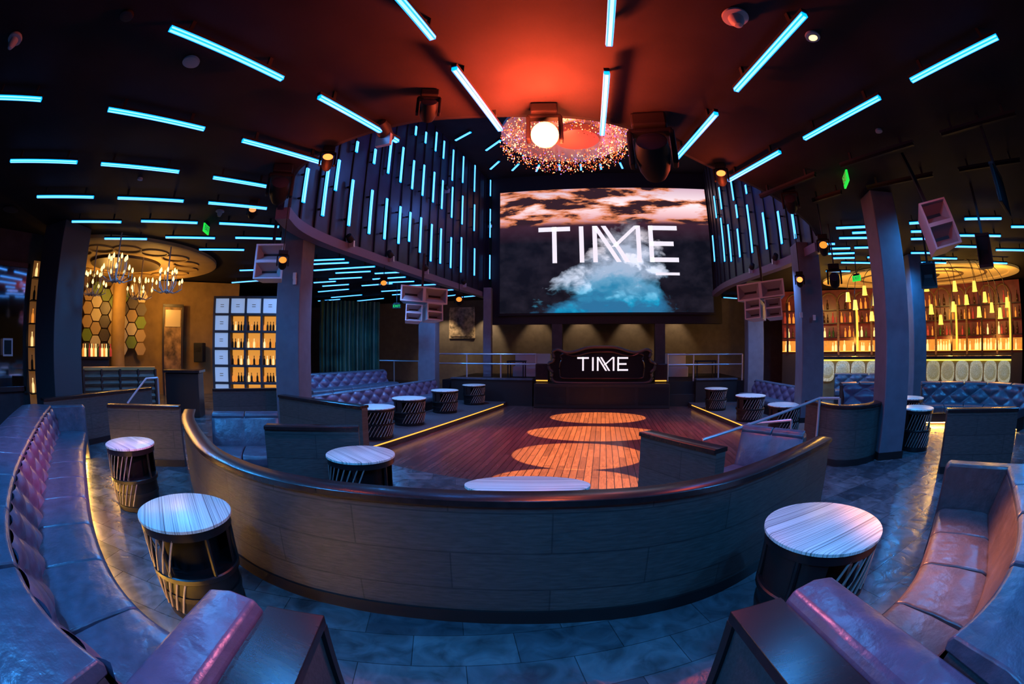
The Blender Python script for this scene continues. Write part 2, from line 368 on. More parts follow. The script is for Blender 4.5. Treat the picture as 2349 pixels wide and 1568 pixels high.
# outer walls
struct(MB().box((-11.3,-1.4,2.1),(.3,7.2,4.2)),'wall_left',M['darkwall'],smooth=False)
struct(MB().box((0,21,2.1),(44,.3,4.2)),'wall_back',M['greywall'],smooth=False)
struct(MB().box((22.5,8,2.1),(.3,30,4.2)),'wall_right',M['darkwall'],smooth=False)
struct(MB().box((-22,8,2.1),(.3,30,4.2)),'wall_far_left',M['darkwall'],smooth=False)
struct(MB().box((0,-4.5,2.1),(44,.3,4.2)),'wall_rear',M['darkwall'],smooth=False)
# columns
def column(px,D,wd,name,label,m=M['col'],z0=0):
    p=arcP(px,D); t=thing(name,label,'column',(p.x,p.y,z0),math.atan2(-p.x,p.y)*.3); h=4.195-z0
    build(MB().box((0,0,h/2),(wd,wd,h)),'shaft',m,t,world=False,bev=.02,smooth=False)
    build(MB().box((0,0,.06),(wd+.03,wd+.03,.12)),'base_trim',M['wood2'],t,world=False,smooth=False)
    return t
column(132,10.2,.95,'column','wide dark column beside the yellow lit bar at far left',mat('dark_column',(.05,.045,.05),.6))
column(673,8.75,.56,'column','square blue column behind the low walls left of centre')
column(984,16.4,.66,'column','slim grey column beneath the left speaker cluster near stage',z0=Z2)
column(1119,17.3,.33,'column','narrow blue column at the left edge of the screen',z0=.48)
cE=Zp(2050,1055,0); column(2046,cE.xy.length+.25,.5,'column','tall red and blue column standing nearest on the right')
column(2103,13.0,.5,'column','blue column just behind the tall near right column')
column(1857,10.7,.6,'column','blue column with white plates between banquettes on the right')
column(1730,16.5,.64,'column','blue column beneath the right speaker cluster near stage',z0=Z2)
for px,py,D,lab in [(1838,722,10.28,'small white wall plate on the blue right column, left one'),(1868,728,10.28,'small white wall plate on the blue right column, right one'),(676,645,8.38,'upper small white plate on the square left column'),(676,632,8.38,'topmost tiny white plate on the square left column')]:
    p=P(px,py,D); build(MB().box(p,(.07,.03,.12),rz=math.atan2(-p.x,p.y)*.3),'wall_plate',M['white'],label=lab,cat='wall plate')
# ---------------- light tubes
tubeM=MB().box((0,0,0),(1,.05,.036))
coreM=MB().box((0,0,-.0195),(.985,.026,.003)).box((0,.0265,-.003),(.985,.003,.015)).box((0,-.0265,-.003),(.985,.003,.015))  # bright stripes on the blue box imitate the tube's bloom
houM=MB().box((0,0,.034),(1.02,.05,.032)).box((-.35,0,.1),(.03,.03,.1)).box((.35,0,.1),(.03,.03,.1))
def tube(a,b,label,group=None,lit=True,zax=Vector((0,0,1)),fat=1):
    a=Vector(a);b=Vector(b); X=(b-a); L=X.length; X.normalize(); Yv=zax.cross(X).normalized(); Zv=X.cross(Yv)
    m=Matrix((X,Yv,Zv)).transposed()
    t=thing('light_tube',label,'light tube',(a+b)/2,0,group); t.rotation_euler=m.to_euler()
    o1=bpy.data.objects.new('tube',TUBE if lit else TUBEOFF); COL.objects.link(o1); o1.parent=t; o1.scale=(L,fat,1)
    if lit: o3=bpy.data.objects.new('painted_glow_core',CORE); COL.objects.link(o3); o3.parent=o1
    o2=bpy.data.objects.new('housing',HOUS); COL.objects.link(o2); o2.parent=t; o2.scale=(L,fat,1)
def proto(mb,name,m,smooth=False):
    o=build(mb,name,m,thing('x','x','x'),world=False,smooth=smooth); me=o.data; r=o.parent; bpy.data.objects.remove(o); bpy.data.objects.remove(r); return me
TUBE=proto(tubeM,'tube',M['tube']); TUBEOFF=proto(tubeM,'tube_off',M['matte']); HOUS=proto(houM,'housing',M['black']); CORE=proto(coreM,'core',M['core'])
ZL=4.05
rows=[('centre row',[(1406,-40,1397,103),(1392,167,1381,308)]),
('first row left of centre',[(905,-16,993,88),(1042,157,1148,298)]),
('second row left of centre',[(390,65,648,181),(732,222,912,324)]),
('third row left of centre',[(248,251,469,296),(556,322,740,374)]),
('fourth row left of centre',[(-20,223,95,228),(232,376,411,394),(489,407,615,428)]),
('fifth row left of centre',[(24,369,177,372),(270,454,421,461),(478,465,612,478)]),
('sixth row left of centre',[(85,451,215,452),(324,507,453,511),(503,512,640,520)]),
('seventh row left of centre',[(165,508,278,509),(380,544,493,546),(540,545,662,548)]),
('eighth row left of centre',[(240,547,337,548),(457,572,560,573),(600,570,712,572)]),
('first row right of centre',[(1846,33,1688,207),(1643,260,1553,362)]),
('second row right of centre',[(2288,84,2090,185),(2018,223,1845,318),(1789,348,1672,414)])]
for rn,ts in rows:
    for i,q in enumerate(ts):
        tube(Zp(q[0],q[1],ZL),Zp(q[2],q[3],ZL),f'lit blue ceiling tube, {ORD[i]} from the camera in the {rn}','ceiling light tubes')
for q in [(720,620,860,611),(755,640,830,636),(740,656,800,652),(730,669,800,663),(830,655,900,650),(760,682,830,676),(820,690,880,684),(855,640,930,635),(935,655,1000,652),(1000,667,1040,664),(1060,681,1105,677),(875,668,940,664),(532,648,600,643),(715,597,790,594),(770,626,850,622),(860,627,920,624),(900,676,955,672),(730,690,780,686),(712,606,800,602),(720,648,770,645),(880,648,950,645),(940,668,990,664),(1010,680,1050,676),(550,620,620,618)]:
    tube(Zp(q[0],q[1],ZL),Zp(q[2],q[3],ZL),'short blue light tube on the ceiling beyond the left balcony front','light tubes beyond the left balcony')
for q in [(1918,523,2008,519),(2086,512,2135,509),(2213,502,2297,501),(1925,546,2000,545),(2200,540,2295,541),(1960,568,2010,567),(2090,580,2150,580),(2285,573,2349,574),(1900,582,1960,580),(2140,592,2195,593),(1930,602,2000,603),(1895,622,1950,622),(1890,560,1915,559),(2250,602,2310,604),(2170,565,2240,566),(1955,534,2005,532),(1990,590,2040,590),(1910,592,1960,591),(2090,548,2150,547),(2100,602,2170,603),(1905,570,1950,569),(2320,520,2349,520),(2090,531,2180,530),(1660,682,1690,684)]:
    tube(Zp(q[0],q[1],ZL),Zp(q[2],q[3],ZL),'short blue light tube on the ceiling before the right bar','light tubes before the right bar',fat=1.3)
for i,q in enumerate([(2160,310,2330,262),(1930,382,2095,330),(2200,392,2340,370),(1990,433,2140,402),(1745,452,1870,402),(1865,462,1930,442)]):
    tube(Zp(q[0],q[1],ZL),Zp(q[2],q[3],ZL),f'unlit black light tube on the right ceiling, {ORD[i]} nearest','unlit light tubes',lit=False)
for q in [(1045,322,1080,303),(1115,345,1148,322),(1125,388,1145,370),(1175,391,1190,376),(1230,393,1237,378),(1283,377,1284,390),(1332,377,1333,390),(1377,376,1379,388),(1422,373,1428,386),(1200,358,1210,345)]:
    tube(Zp(q[0],q[1],9.15),Zp(q[2],q[3],9.15),'small blue light tube on the high ceiling around the crystal chandelier','high ceiling light tubes',fat=1.5)
LV=[(686,390,468),(732,390,498),(806,328,352),(791,415,520),(837,438,538),(847,345,378),(872,457,550),(882,318,400),(910,340,420),(904,475,560),(928,488,555),(936,370,435),(943,292,312),(953,500,580),(960,380,450),(966,305,330),(984,396,465),(978,515,600),(990,305,348),(1000,525,605),(1008,325,365),(1004,415,480),(1029,345,415),(1027,430,500),(1024,545,615),(1053,360,420),(1051,450,515),(1048,545,625),(1080,380,440),(1079,470,530),(1079,570,632),(1117,400,450),(1116,480,545),(1115,585,640),(760,370,440)]
RV=[(1690,415,460),(1722,425,445),(1646,540,600),(1662,430,480),(1668,500,600),(1684,515,600),(1705,525,590),(1731,470,580),(1766,488,572),(1801,485,560),(1833,485,548),(1650,450,500),(1700,470,500)]
for lst,PT,side,iz in ((LV,LW,'left',Vector((-1,0,0))),(RV,RW,'right',Vector((1,0,0)))):
    for i,(x,y0,y1) in enumerate(sorted(lst)):
        h=onpath(x,(y0+y1)/2,PT)
        if not h: continue
        p,tg=h; D=p.xy.length; za=P(x,y0,D).z; zb=P(x,y1,D).z; c=Vector((p.x,p.y,0))-iz*.165
        b_=Vector((c.x,c.y,max(zb,4.1))); a_=Vector((c.x,c.y,min(za,9.2)))
        if a_.z-b_.z<.2: continue
        tube(b_,a_,f'upright blue light tube on the {side} balcony front, number {i+1} counted from the left','upright tubes on balcony fronts',zax=iz,fat=1.6)
# ---------------- partitions
def partition(path,label,ztop=.9,z0=0,th=.16,m='panel'):
    p=path[len(path)//2]; t=thing('booth_partition',label,'partition',(p[0],p[1],z0))
    build(MB().sweep(path,[(.015,z0+.08),(.015,ztop-.04),(th-.015,ztop-.04),(th-.015,z0+.08)]),'panel',M[m],t)
    build(MB().sweep(path,[(-.012,ztop-.04),(-.012,ztop-.006),(-.004,ztop),(th+.004,ztop),(th+.012,ztop-.006),(th+.012,ztop-.04)]),'cap_rail',M['wood'],t)
    build(MB().sweep(path,[(-.005,z0),(-.005,z0+.1),(th+.005,z0+.1),(th+.005,z0)]),'base_trim',M['wood2'],t)
    return t
main=catmull([xy(Zp(*q,.9)) for q in [(424,938),(418,962),(452,1020),(520,1063),(620,1096),(760,1121),(950,1139),(1150,1147),(1350,1144),(1520,1131),(1680,1101),(1800,1056),(1907,1003)]],6)
partition(main,'long curved half wall with dark wood cap crossing the foreground')
def pw(pts,label,**k): return partition(catmull([xy(Zp(*q,k.get('ztop',.9))) for q in pts],4) if len(pts)>2 else [xy(Zp(*q,k.get('ztop',.9))) for q in pts],label,m='panel',**k)
pw([(605,976),(822,979)],'short low wall in front of the striped table left of centre')
pw([(638,905),(828,931)],'low wall at the near end of the long left banquette')
pw([(487,892),(634,890)],'low wall in front of the lit bottle display')
pw([(245,927),(410,931)],'low blue wall behind the small left round table')
pw([(100,914),(348,888)],'low wall below the column at the far left')
pw([(1468,990),(1642,1031)],'short low wall enclosing the right inner booth')
pw([(1848,918),(1930,931),(2018,923),(2032,903)],'curved low wall around the round booth beside the tall column')
pw([(2175,938),(2337,935)],'low square wall in front of the far right couch')
# ---------------- banquettes
def banquette(label,path,nseg,z0=0,tuft=True,arms=(0,0),lm='leather',bm='leather2',glow=False,tw=.22,hi=.9,capw=.95,name='banquette',cm=None,td=.075):
    PT=catmull(path,10); L=plen(PT); p=at(PT,L/2); t=thing(name,label,'couch',(p[0],p[1],z0))
    if glow:
        build(MB().sweep(PT,[(.07,.07),(.07,.27),(.62,.27),(.62,0),(.17,0),(.17,.07)],z=z0),'base',M['wood2'],t)
        build(MB().sweep(PT,[(.08,.058),(.08,.066),(.125,.066),(.125,.058)],z=z0),'glow_strip',M['seatglow'],t)
    else: build(MB().sweep(PT,[(.07,0),(.07,.27),(.62,.27),(.62,0)],z=z0),'base',M['wood2'],t)
    for i in range(nseg):
        sp=sub(PT,i*L/nseg+.006,(i+1)*L/nseg-.006)
        build(MB().sweep(sp,[(.01,.27),(-.015,.32),(-.01,.40),(.015,.435),(.07,.452),(.3,.46),(.52,.45),(.58,.43),(.58,.27)],z=z0),'seat_cushion',M[lm],t,bev=.012)
    ns=max(8,int(L/.03)); nt=18; rows=[]
    SP=[at(PT,L*i/ns) for i in range(ns+1)]; N=norms(SP)
    for j in range(nt+1):
        tt=j/nt; r=[]
        for i in range(ns+1):
            s=L*i/ns; a=s/(tw*2)*1.0; b=tt*1.25
            if tuft:
                p_=(a+b)%1; q_=(a-b)%1; bl=td*(math.sin(pi*p_)*math.sin(pi*q_))**.55
            else: bl=.03*abs(math.sin(pi*s*nseg/L))**.3*math.sin(pi*tt)**.4
            o=.57+.12*tt-bl; r.append((SP[i][0]+N[i][0]*o,SP[i][1]+N[i][1]*o,z0+.42+(hi-.46)*tt))
        rows.append(r)
    build(MB().grid(rows),'backrest',M[bm if tuft else lm],t,ang=80)
    build(MB().sweep(PT,[(.62,0),(.70,hi-.06),(capw-.01,hi-.06),(capw-.01,0)],z=z0),'back_shell',M['panel2'],t)
    for i in range(nseg):
        sp=sub(PT,i*L/nseg+.005,(i+1)*L/nseg-.005)
        build(MB().sweep(sp,[(.675,hi-.07),(.665,hi-.03),(.69,hi),((.7+capw)/2,hi+.02),(capw-.05,hi),(capw,hi-.03),(capw,hi-.07)],z=z0),'back_cap',M[cm or lm],t,bev=.01)
    for e,en in zip(arms,(0,1)):
        if not e: continue
        a,b=(PT[0],PT[1]) if en==0 else (PT[-1],PT[-2]); d=Vector((a[0]-b[0],a[1]-b[1])).normalized()
        pp=[(a[0]+d.x*.16,a[1]+d.y*.16),(a[0]+d.x*.005,a[1]+d.y*.005)]
        if en==1: pp=pp[::-1]
        build(MB().sweep(pp,[(-.02,0),(-.02,hi-.06),(.02,hi-.02),(capw-.05,hi-.02),(capw,hi-.06),(capw,0)],z=z0),'arm',M[lm],t,bev=.02)
    return t
banquette('long curved couch with tufted back along the left foreground',[(-1.42,.80),(-1.75,.71),(-2.1,.68),(-2.6,.73),(-3.5,.95),(-4.7,1.34),(-6,1.78),(-7.1,2.2)],9,arms=(0,1),glow=True,tw=.2,capw=1.35,hi=.86)
banquette('short curved couch with smooth back in the right foreground',[(2.98,2.42),(2.5,2.02),(2.0,1.64),(1.55,1.43),(1.17,1.36)],4,tuft=False,arms=(1,0),capw=1.35,hi=.84,lm='leather3',cm='leather')
banquette('long tufted banquette facing four tables left of the dance floor',[(-5.9,7.9),(-5.68,10),(-5.45,13),(-5.34,14.5)],8,z0=Z2,bm='leather4',capw=.8,tw=.26)
banquette('far tufted banquette behind the long left one',[(-8.3,10.2),(-7.9,12.2),(-7.5,14.5)],5,bm='leather4',tw=.26)
banquette('tufted banquette facing three tables right of the dance floor',[(5.0,14.7),(5.12,13),(5.3,11.2)],5,z0=Z2,bm='leather4',tw=.26,capw=.8)
banquette('curved tufted booth seat behind the round low wall on right',[(5.75,8.2),(6.3,8.05),(6.8,7.6)],3,bm='leather4',tw=.26)
banquette('curved tufted couch at far right below the bar',[(7.6,7.3),(8.4,6.7),(8.9,5.9),(9.0,5.0)],5,bm='leather',glow=True,tw=.26)
banquette('distant tufted couch seen past the blue right column',[(7.4,11.6),(8.4,11.0),(9.3,10.2)],4,bm='leather',tw=.26)
banquette('smooth blue bench inside the curved wall left of centre',[(-4.42,3.08),(-3.68,3.75)],2,tuft=False,hi=.86,capw=.85)
banquette('smooth bench inside the curved wall at its right end',[(1.15,4.2),(1.7,3.6)],2,tuft=False,hi=.86,capw=.8,cm='leather',lm='leather2')
# end blocks beside the aisle
def endblock(E,a,b,Ln,label,blabel,hi=.74):
    E=Vector(E);a=Vector(a).normalized();b=Vector(b).normalized()
    def pt(x,y): q=E+a*x+b*y; return (q.x,q.y)
    def quad(x0,x1,y0,y1): return [pt(x0,y0),pt(x1,y0),pt(x1,y1),pt(x0,y1)]
    c=pt(Ln/2,.12); t=thing('end_partition',label,'partition',(c[0],c[1],0))
    build(MB().prism(quad(.02,Ln-.02,.02,.22),.0,hi-.05),'panel',M['panel2'],t,smooth=False)
    build(MB().prism(quad(0,Ln,0,.25),hi-.05,hi),'cap_rail',M['wood'],t,smooth=False,bev=.008)
    build(MB().prism(quad(0,.05,0,.24),0,hi-.05).prism(quad(Ln-.05,Ln,0,.24),0,hi-.05).prism(quad(0,Ln,0,.03),0,.1),'frame',M['wood2'],t,smooth=False)
    path=[pt(.04,.39),pt(Ln*.5,.39),pt(Ln,.39)]
    c=pt(Ln/2,.39); t=thing('arm_bolster',blabel,'armrest',(c[0],c[1],0))
    build(MB().sweep(path,[(-.12,.0),(-.12,hi-.06),(.12,hi-.06),(.12,0)]),'arm_base',M['leather2'],t)
    build(MB().sweep(path,[(-.13,hi-.07),(-.14,hi),(-.11,hi+.05),(0,hi+.07),(.11,hi+.05),(.14,hi),(.13,hi-.07)]),'pad',M['leather2'],t,bev=.015)
endblock((-.95,1.06),(.34,-.94),(-.94,-.34),1.25,'dark wood capped end wall on the left of the aisle','violet leather armrest beside the left end wall')
endblock((.56,1.36),(.19,-.98),(.98,.19),1.2,'dark wood capped end wall on the right of the aisle','violet leather armrest beside the right end wall')
# ---------------- tables
def mktable(label):
    t=thing('cocktail_table',label,'table',(0,0,0),0)
    build(MB().lathe([(.001,.715),(.355,.715),(.37,.708),(.37,.69),(.36,.685),(.001,.685)],n=48),'table_top',M['stripe'],t,world=False)
    build(MB().lathe([(.31,.0),(.325,.01),(.325,.06),(.31,.07),(.28,.07),(.28,.0)],n=36),'plinth',M['gloss'],t,world=False)
    build(MB().lathe([(.305,.06),(.318,.06),(.33,.33),(.315,.33)],n=36),'drum_wall',M['gloss'],t,world=False)
    sh=build(MB().lathe([(.001,.32),(.345,.32),(.355,.328),(.355,.36),(.345,.368),(.001,.368)],n=40),'shelf',M['gloss'],t,world=False)
    build(MB().lathe([(.22,.368),(.22,.65)],n=30),'core',M['matte'],t,world=False)  # dark drum added to block the view and darken the open base
    build(MB().lathe([(.31,.365),(.32,.365),(.33,.65),(.32,.65)],n=26,a0=R(60),a1=R(230)),'added_dark_wall',M['wood2'],t,world=False)  # dark wall added so the inside of the base reads as shaded
    build(MB().lathe([(.33,.63),(.358,.63),(.358,.685),(.33,.685)],n=40),'apron_ring',M['gloss'],t,world=False)
    build(MB().lathe([(.318,.17),(.332,.17),(.335,.21),(.322,.21)],n=36),'band',M['wood2'],t,world=False)
    for k in range(6):
        a=R(20+60*k); c,s=math.cos(a)*.335,math.sin(a)*.335
        build(MB().tube([(c,s,.36),(c,s,.65)],.018,8),'post',M['gloss'],t,world=False)
    for k in range(9):
        a0=R(-130+11*k); a1=a0+R(20)
        for z0,z1,r0,r1 in ((.37,.64,.346,.35),(.08,.33,.335,.348)):
            build(MB().tube([(math.cos(a0+(a1-a0)*f)*(r0+(r1-r0)*f),math.sin(a0+(a1-a0)*f)*(r0+(r1-r0)*f),z0+(z1-z0)*f) for f in (0,.5,1)],.008,6),'slat',M['copper'],t,world=False)
    return t
tp=None
TB=[(420,1170,0,'nearest striped round table in front of the left couch',330,.96),(297,1015,0,'smaller looking striped table beside the low blue wall at left',0,.9),(1893,1203,0,'striped round table in the right foreground beside the armrest',20,1.1),
(826,1040,0,'striped table standing behind the curved wall left of centre',330,.95),
(860,932,Z2,'nearest of four tables beside the left dance floor edge',40,1.27),(938,912,Z2,'second of four tables beside the left dance floor edge',40,1.27),(1020,894,Z2,'third of four tables beside the left dance floor edge',40,1.2),(1087,882,Z2,'farthest of four tables beside the left dance floor edge',40,1.15),
(1643,890,Z2,'farthest of three tables right of the dance floor',350,1.1),(1722,906,Z2,'middle of three tables right of the dance floor',350,1.25),(1800,927,Z2,'nearest of three tables right of the dance floor',350,1.2),
(2106,934,0,'striped table between the tall column and far right couch',320,.95),(2090,911,0,'small table half hidden behind the tall right column',320,.9),(1210,1112,0,'oval striped table top showing above the middle of the curved wall',10,1)]
for i,(x,y,z,lb,an,sc) in enumerate(TB):
    p=Zp(x,y,z+.71)
    if tp is None: tp=mktable(lb); r=tp; r.location=(p.x,p.y,z); r.rotation_euler=(0,0,R(an)); tp['group']='striped cocktail tables'
    else: r=dup(tp,(p.x,p.y,z),R(an),lb,'striped cocktail tables')
    r.scale=(sc,sc,1)
    if i==13: r.scale=(1.3,.62,1)
# ---------------- handrails
def rail(name,label,polys,r=.022):
    t=thing(name,label,'railing',(polys[0][0][0],polys[0][0][1],polys[0][0][2]))
    for pts in polys:
        nm='post' if math.hypot(pts[0][0]-pts[-1][0],pts[0][1]-pts[-1][1])<.2 else 'rail'
        build(MB().tube(pts,r,8),nm,M['chrome'],t)
f0=Zp(1916,1065,0); D0=f0.xy.length; a=P(1926,913,D0); b_=P(1880,913,D0+.1); c=P(1612,1008,5.6)
rail('handrail','long steel handrail descending beside the tall right column',[[f0,a],[a,b_,c],[b_,Vector((b_.x,b_.y,0))]])
a=P(1816,963,6.6); b_=P(1716,972,6.8)
rail('handrail','short steel handrail in front of the right round booth',[[a,b_],[a,Vector((a.x,a.y,-.1))],[b_,Vector((b_.x,b_.y,-.2))]])
a=P(362,866,9); b_=P(335,868,9); c=P(292,925,8.6)
rail('handrail','steel handrail by the low wall at far left',[[Vector((a.x,a.y,0)),a],[a,b_,c]])
def stagerail(x0,x1,y0,lab,n):
    A=Yp(x0,y0,16.1);B=Yp(x1,y0,16.1); pol=[[(A.x,16.1,A.z),(B.x,16.1,A.z)],[(A.x,16.1,A.z-.38),(B.x,16.1,A.z-.38)]]
    for i in range(n+1): x=A.x+(B.x-A.x)*i/n; pol.append([(x,16.1,.48),(x,16.1,A.z)])
    rail('stage_railing',lab,pol,.03)
stagerail(997,1230,811,'steel railing on the stage left of the booth',3); stagerail(1532,1703,813,'steel railing on the stage right of the booth',3)
A=P(848,826,18.8);B=P(960,828,18.8); rail('stage_railing','low steel railing behind the far left banquette',[[A,B],[A,(A.x,A.y,0)],[B,(B.x,B.y,0)],[(A+B)/2,((A.x+B.x)/2,(A.y+B.y)/2,0)]],.03)
# ---------------- stage
stg=thing('stage','dark low stage with boxed fronts below the big screen','stage',(0,17,ZD))
build(MB().prism([(-6.3,16),(6.0,16),(6.0,20.8),(-6.3,20.8)],ZD,.48),'deck',M['black'],stg,smooth=False)
bx0=Yp(1225,880,15.4).x; bx1=Yp(1537,880,15.4).x
build(MB().box(((bx0+bx1)/2,15.7,.0),(bx1-bx0,.7,.9)),'front_box',M['wood2'],stg,smooth=False,bev=.02)
for k in range(4): x=bx0+(bx1-bx0)*(k+.5)/4; build(MB().box((x,15.34,.02),((bx1-bx0)/4-.12,.03,.62)),'front_panel',M['gloss'],stg,smooth=False)
for s,x0,x1 in ((0,1036,1222),(1,1596,1690)):
    A=Yp(x0,855,15.85).x;B=Yp(x1,855,15.85).x
    build(MB().box(((A+B)/2,15.9,.05),(B-A,.25,1.0)),'side_front',M['wood2'],stg,smooth=False)
    build(MB().box(((A+B)/2,15.86,.57),(B-A,.3,.06)),'side_ledge',M['leather'],stg,smooth=False)
# screen surround and screen
sx0=Yp(1127,700,17.4).x; sx1=Yp(1656,700,17.4).x; sz0=Yp(1390,742,17.4).z
struct(MB().box(((sx0+sx1)/2,17.62,(sz0+9.3)/2),(sx1-sx0,.4,9.3-sz0)),'wall_screen',M['black'],smooth=False)
cx0=Yp(1146,620,17.2).x; cx1=Yp(1634,620,17.2).x; cz0=Yp(1390,716,17.2).z; cz1=Yp(1390,430,17.2).z
scr=thing('video_screen','huge video screen showing clouds and forest with white lettering','screen',((cx0+cx1)/2,17.3,cz0))
dsp=build(MB().add([(cx0,17.25,cz0),(cx1,17.25,cz0),(cx1,17.25,cz1),(cx0,17.25,cz1)],[(0,1,2,3)],[(0,0),(1,0),(1,1),(0,1)]),'display',M['screen'],scr,smooth=False)
build(MB().box(((cx0+cx1)/2,17.34,(cz0+cz1)/2),(cx1-cx0+.16,.12,cz1-cz0+.16)),'bezel',M['black'],scr,smooth=False)
def bar(mb,p,q,w,o,s,y,th=.03):
    f=lambda x,z:(o[0]+x*s,o[1]+z*s)
    if abs(p[1]-q[1])<1e-6: poly=[f(p[0],p[1]-w/2),f(q[0],p[1]-w/2),f(q[0],p[1]+w/2),f(p[0],p[1]+w/2)]
    else: poly=[f(p[0]-w/2,p[1]),f(p[0]+w/2,p[1]),f(q[0]+w/2,q[1]),f(q[0]-w/2,q[1])]
    mb.vprism(poly,y,y+th)
def timetext(o,s,y,parent,under=True):
    w=.12
    L=[[((.0,.94),(.86,.94)),((.43,0),(.43,1))],[((1.16,0),(1.16,1))],
       [((1.52,0),(1.52,1)),((1.53,1),(2.15,0),.13),((1.76,1),(2.38,0),.13),((2.03,.42),(2.66,1),.13),((2.70,0),(2.70,1))],
       [((3.04,0),(3.04,1)),((3.0,.94),(3.78,.94)),((3.0,.5),(3.66,.5)),((3.0,.06),(3.78,.06))]]
    for l in L:
        mb=MB()
        for q in l: bar(mb,q[0],q[1],q[2] if len(q)>2 else w,o,s,y)
        build(mb,'letter',M['whiteglow'],parent,smooth=False)
    if under:
        mb=MB(); bar(mb,(3.12,-.32),(3.78,-.32),.07,o,s,y); build(mb,'underline',M['whiteglow'],parent,smooth=False)
tl=Yp(1236,604,17.2); tr=Yp(1552,520,17.2)
timetext((tl.x,tl.z),(tr.x-tl.x)/3.78,17.2,dsp)
for px,lab in ((1279,'thin dark post under the screen, left one'),(1513,'thin dark post under the screen, right one')):
    x=Yp(px,800,17.6).x; build(MB().box((x,17.6,(.49+sz0)/2),(.42,.42,sz0-.5)).box((x,17.6,.56),(.5,.5,.14)),'post',M['darkwall'],label=lab,cat='post',smooth=False)
for px0,px1,lab in ((1180,1262,'small pale bench behind the left stage railing'),(1512,1575,'small pale bench behind the right stage railing')):
    A=Yp(px0,845,18.6).x;B=Yp(px1,845,18.6).x; t=thing('bench',lab,'bench',((A+B)/2,18.6,.48))
    build(MB().box(((A+B)/2,18.5,.72),(B-A,.6,.46)),'seat',M['spk'],t,smooth=False,bev=.04); build(MB().box(((A+B)/2,18.85,1.0),(B-A,.16,1.0)),'backrest',M['spk'],t,smooth=False,bev=.04)
for px0,px1,lab in ((1166,1205,'small black high table behind the left stage railing'),(1594,1640,'small black high table behind the right stage railing')):
    A=Yp(px0,828,17.2);B=Yp(px1,828,17.2); t=thing('high_table',lab,'table',((A.x+B.x)/2,17.2,.48))
    build(MB().box(((A.x+B.x)/2,17.2,A.z),(B.x-A.x,.6,.05)),'table_top',M['black'],t,smooth=False)
    for x in (A.x+.04,B.x-.04):
        for y in (16.94,17.46): build(MB().box((x,y,(.48+A.z)/2),(.04,.04,A.z-.5)),'leg',M['black'],t,smooth=False)
# booth
bc=(Yp(1260,840,15.6).x+Yp(1501,840,15.6).x)/2; bw=(Yp(1501,840,15.6).x-Yp(1260,840,15.6).x)/2
zt=Yp(1383,796,15.6).z; zb=.47
half=[(0,1.0),(.28,.98),(.5,.88),(.68,.85),(.84,.93),(.93,.86),(.9,.72),(.93,.6),(1.0,.55),(.99,.4),(.93,.3),(.95,.15),(.87,.02),(.6,0.0),(0,0.0)]
loop=half+[(-x,z) for x,z in half[-2:0:-1]]
ol=[(bc+x*bw,zb+z*(zt-zb)) for x,z in catmull(loop,4,True)]
bt=thing('dj_booth','ornate dark framed DJ booth with white lettering on stage','booth',(bc,15.6,zb))
fb=build(MB().vprism(ol,15.5,15.85),'frame_board',M['matte'],bt,smooth=False)
build(MB().tube([(x,15.49,z) for x,z in ol+[ol[0]]],.06,8,False),'frame_moulding',mat('frame_moulding',(.035,.03,.033),.35),fb)
ins=[(bc+x*bw*.84,zb+(.5+(z-.5)*.74)*(zt-zb)) for x,z in catmull(half[:8]+[(.95,.4),(.94,.2),(.9,.02),(.6,0)]+[(0,0)]+[(-x,z) for x,z in ([(.6,0),(.9,.02),(.94,.2),(.95,.4)]+half[7:0:-1])],4,True)]
dp_=build(MB().vprism(ins,15.46,15.5),'display_panel',mat('booth_panel',(.006,.006,.010),.6,spec=.1),bt,smooth=False)
build(MB().tube([(x,15.45,z) for x,z in ins+[ins[0]]],.03,6,False),'inner_moulding',M['wood'],bt)
a=Yp(1324,850,15.4); b_=Yp(1441,816,15.4); timetext((a.x,a.z),(b_.x-a.x)/3.78,15.42,dp_,False)
for px,lab in ((1243,'small amber lit side box left of the DJ booth'),(1516,'small amber lit side box right of the DJ booth')):
    x=Yp(px,858,15.9).x; t=thing('side_box',lab,'box',(x,16.1,.48)); build(MB().box((x,16.12,.82),(.5,.4,.66)),'body',M['wood'],t,smooth=False,bev=.02); build(MB().box((x,15.9,.52),(.44,.03,.04)),'glow',M['amberled'],t,smooth=False)
# ---------------- chandelier over the dance floor
cc=P(1300,318,9.6); ch=thing('crystal_chandelier','large glowing ring chandelier of crystal strings above the dance floor','chandelier',cc)
build(MB().lathe([(1.5,.1),(1.62,.1),(1.62,.2),(1.5,.2)],n=48),'outer_ring',M['chrome'],ch,world=False)
build(MB().lathe([(.001,-.05),(.55,-.05),(.6,.0),(.6,.25),(.001,.25)],(.25,0,0),36),'centre_drum',mat('drum_red_glow',(.4,.12,.08),.4,es=.25,ecol=(1,.10,.04)),ch,world=False)  # drum emission painted in as the chandelier's glow on its body
for k in range(8):
    a=k*pi/4; build(MB().tube([(.25+math.cos(a)*.5,math.sin(a)*.5,.15),(math.cos(a)*1.55,math.sin(a)*1.55,.15)],.02,6),'spoke',M['chrome'],ch,world=False)
build(MB().tube([(0,0,.2),(0,0,9.3-cc.z)],.05),'stem',M['black'],ch,world=False)
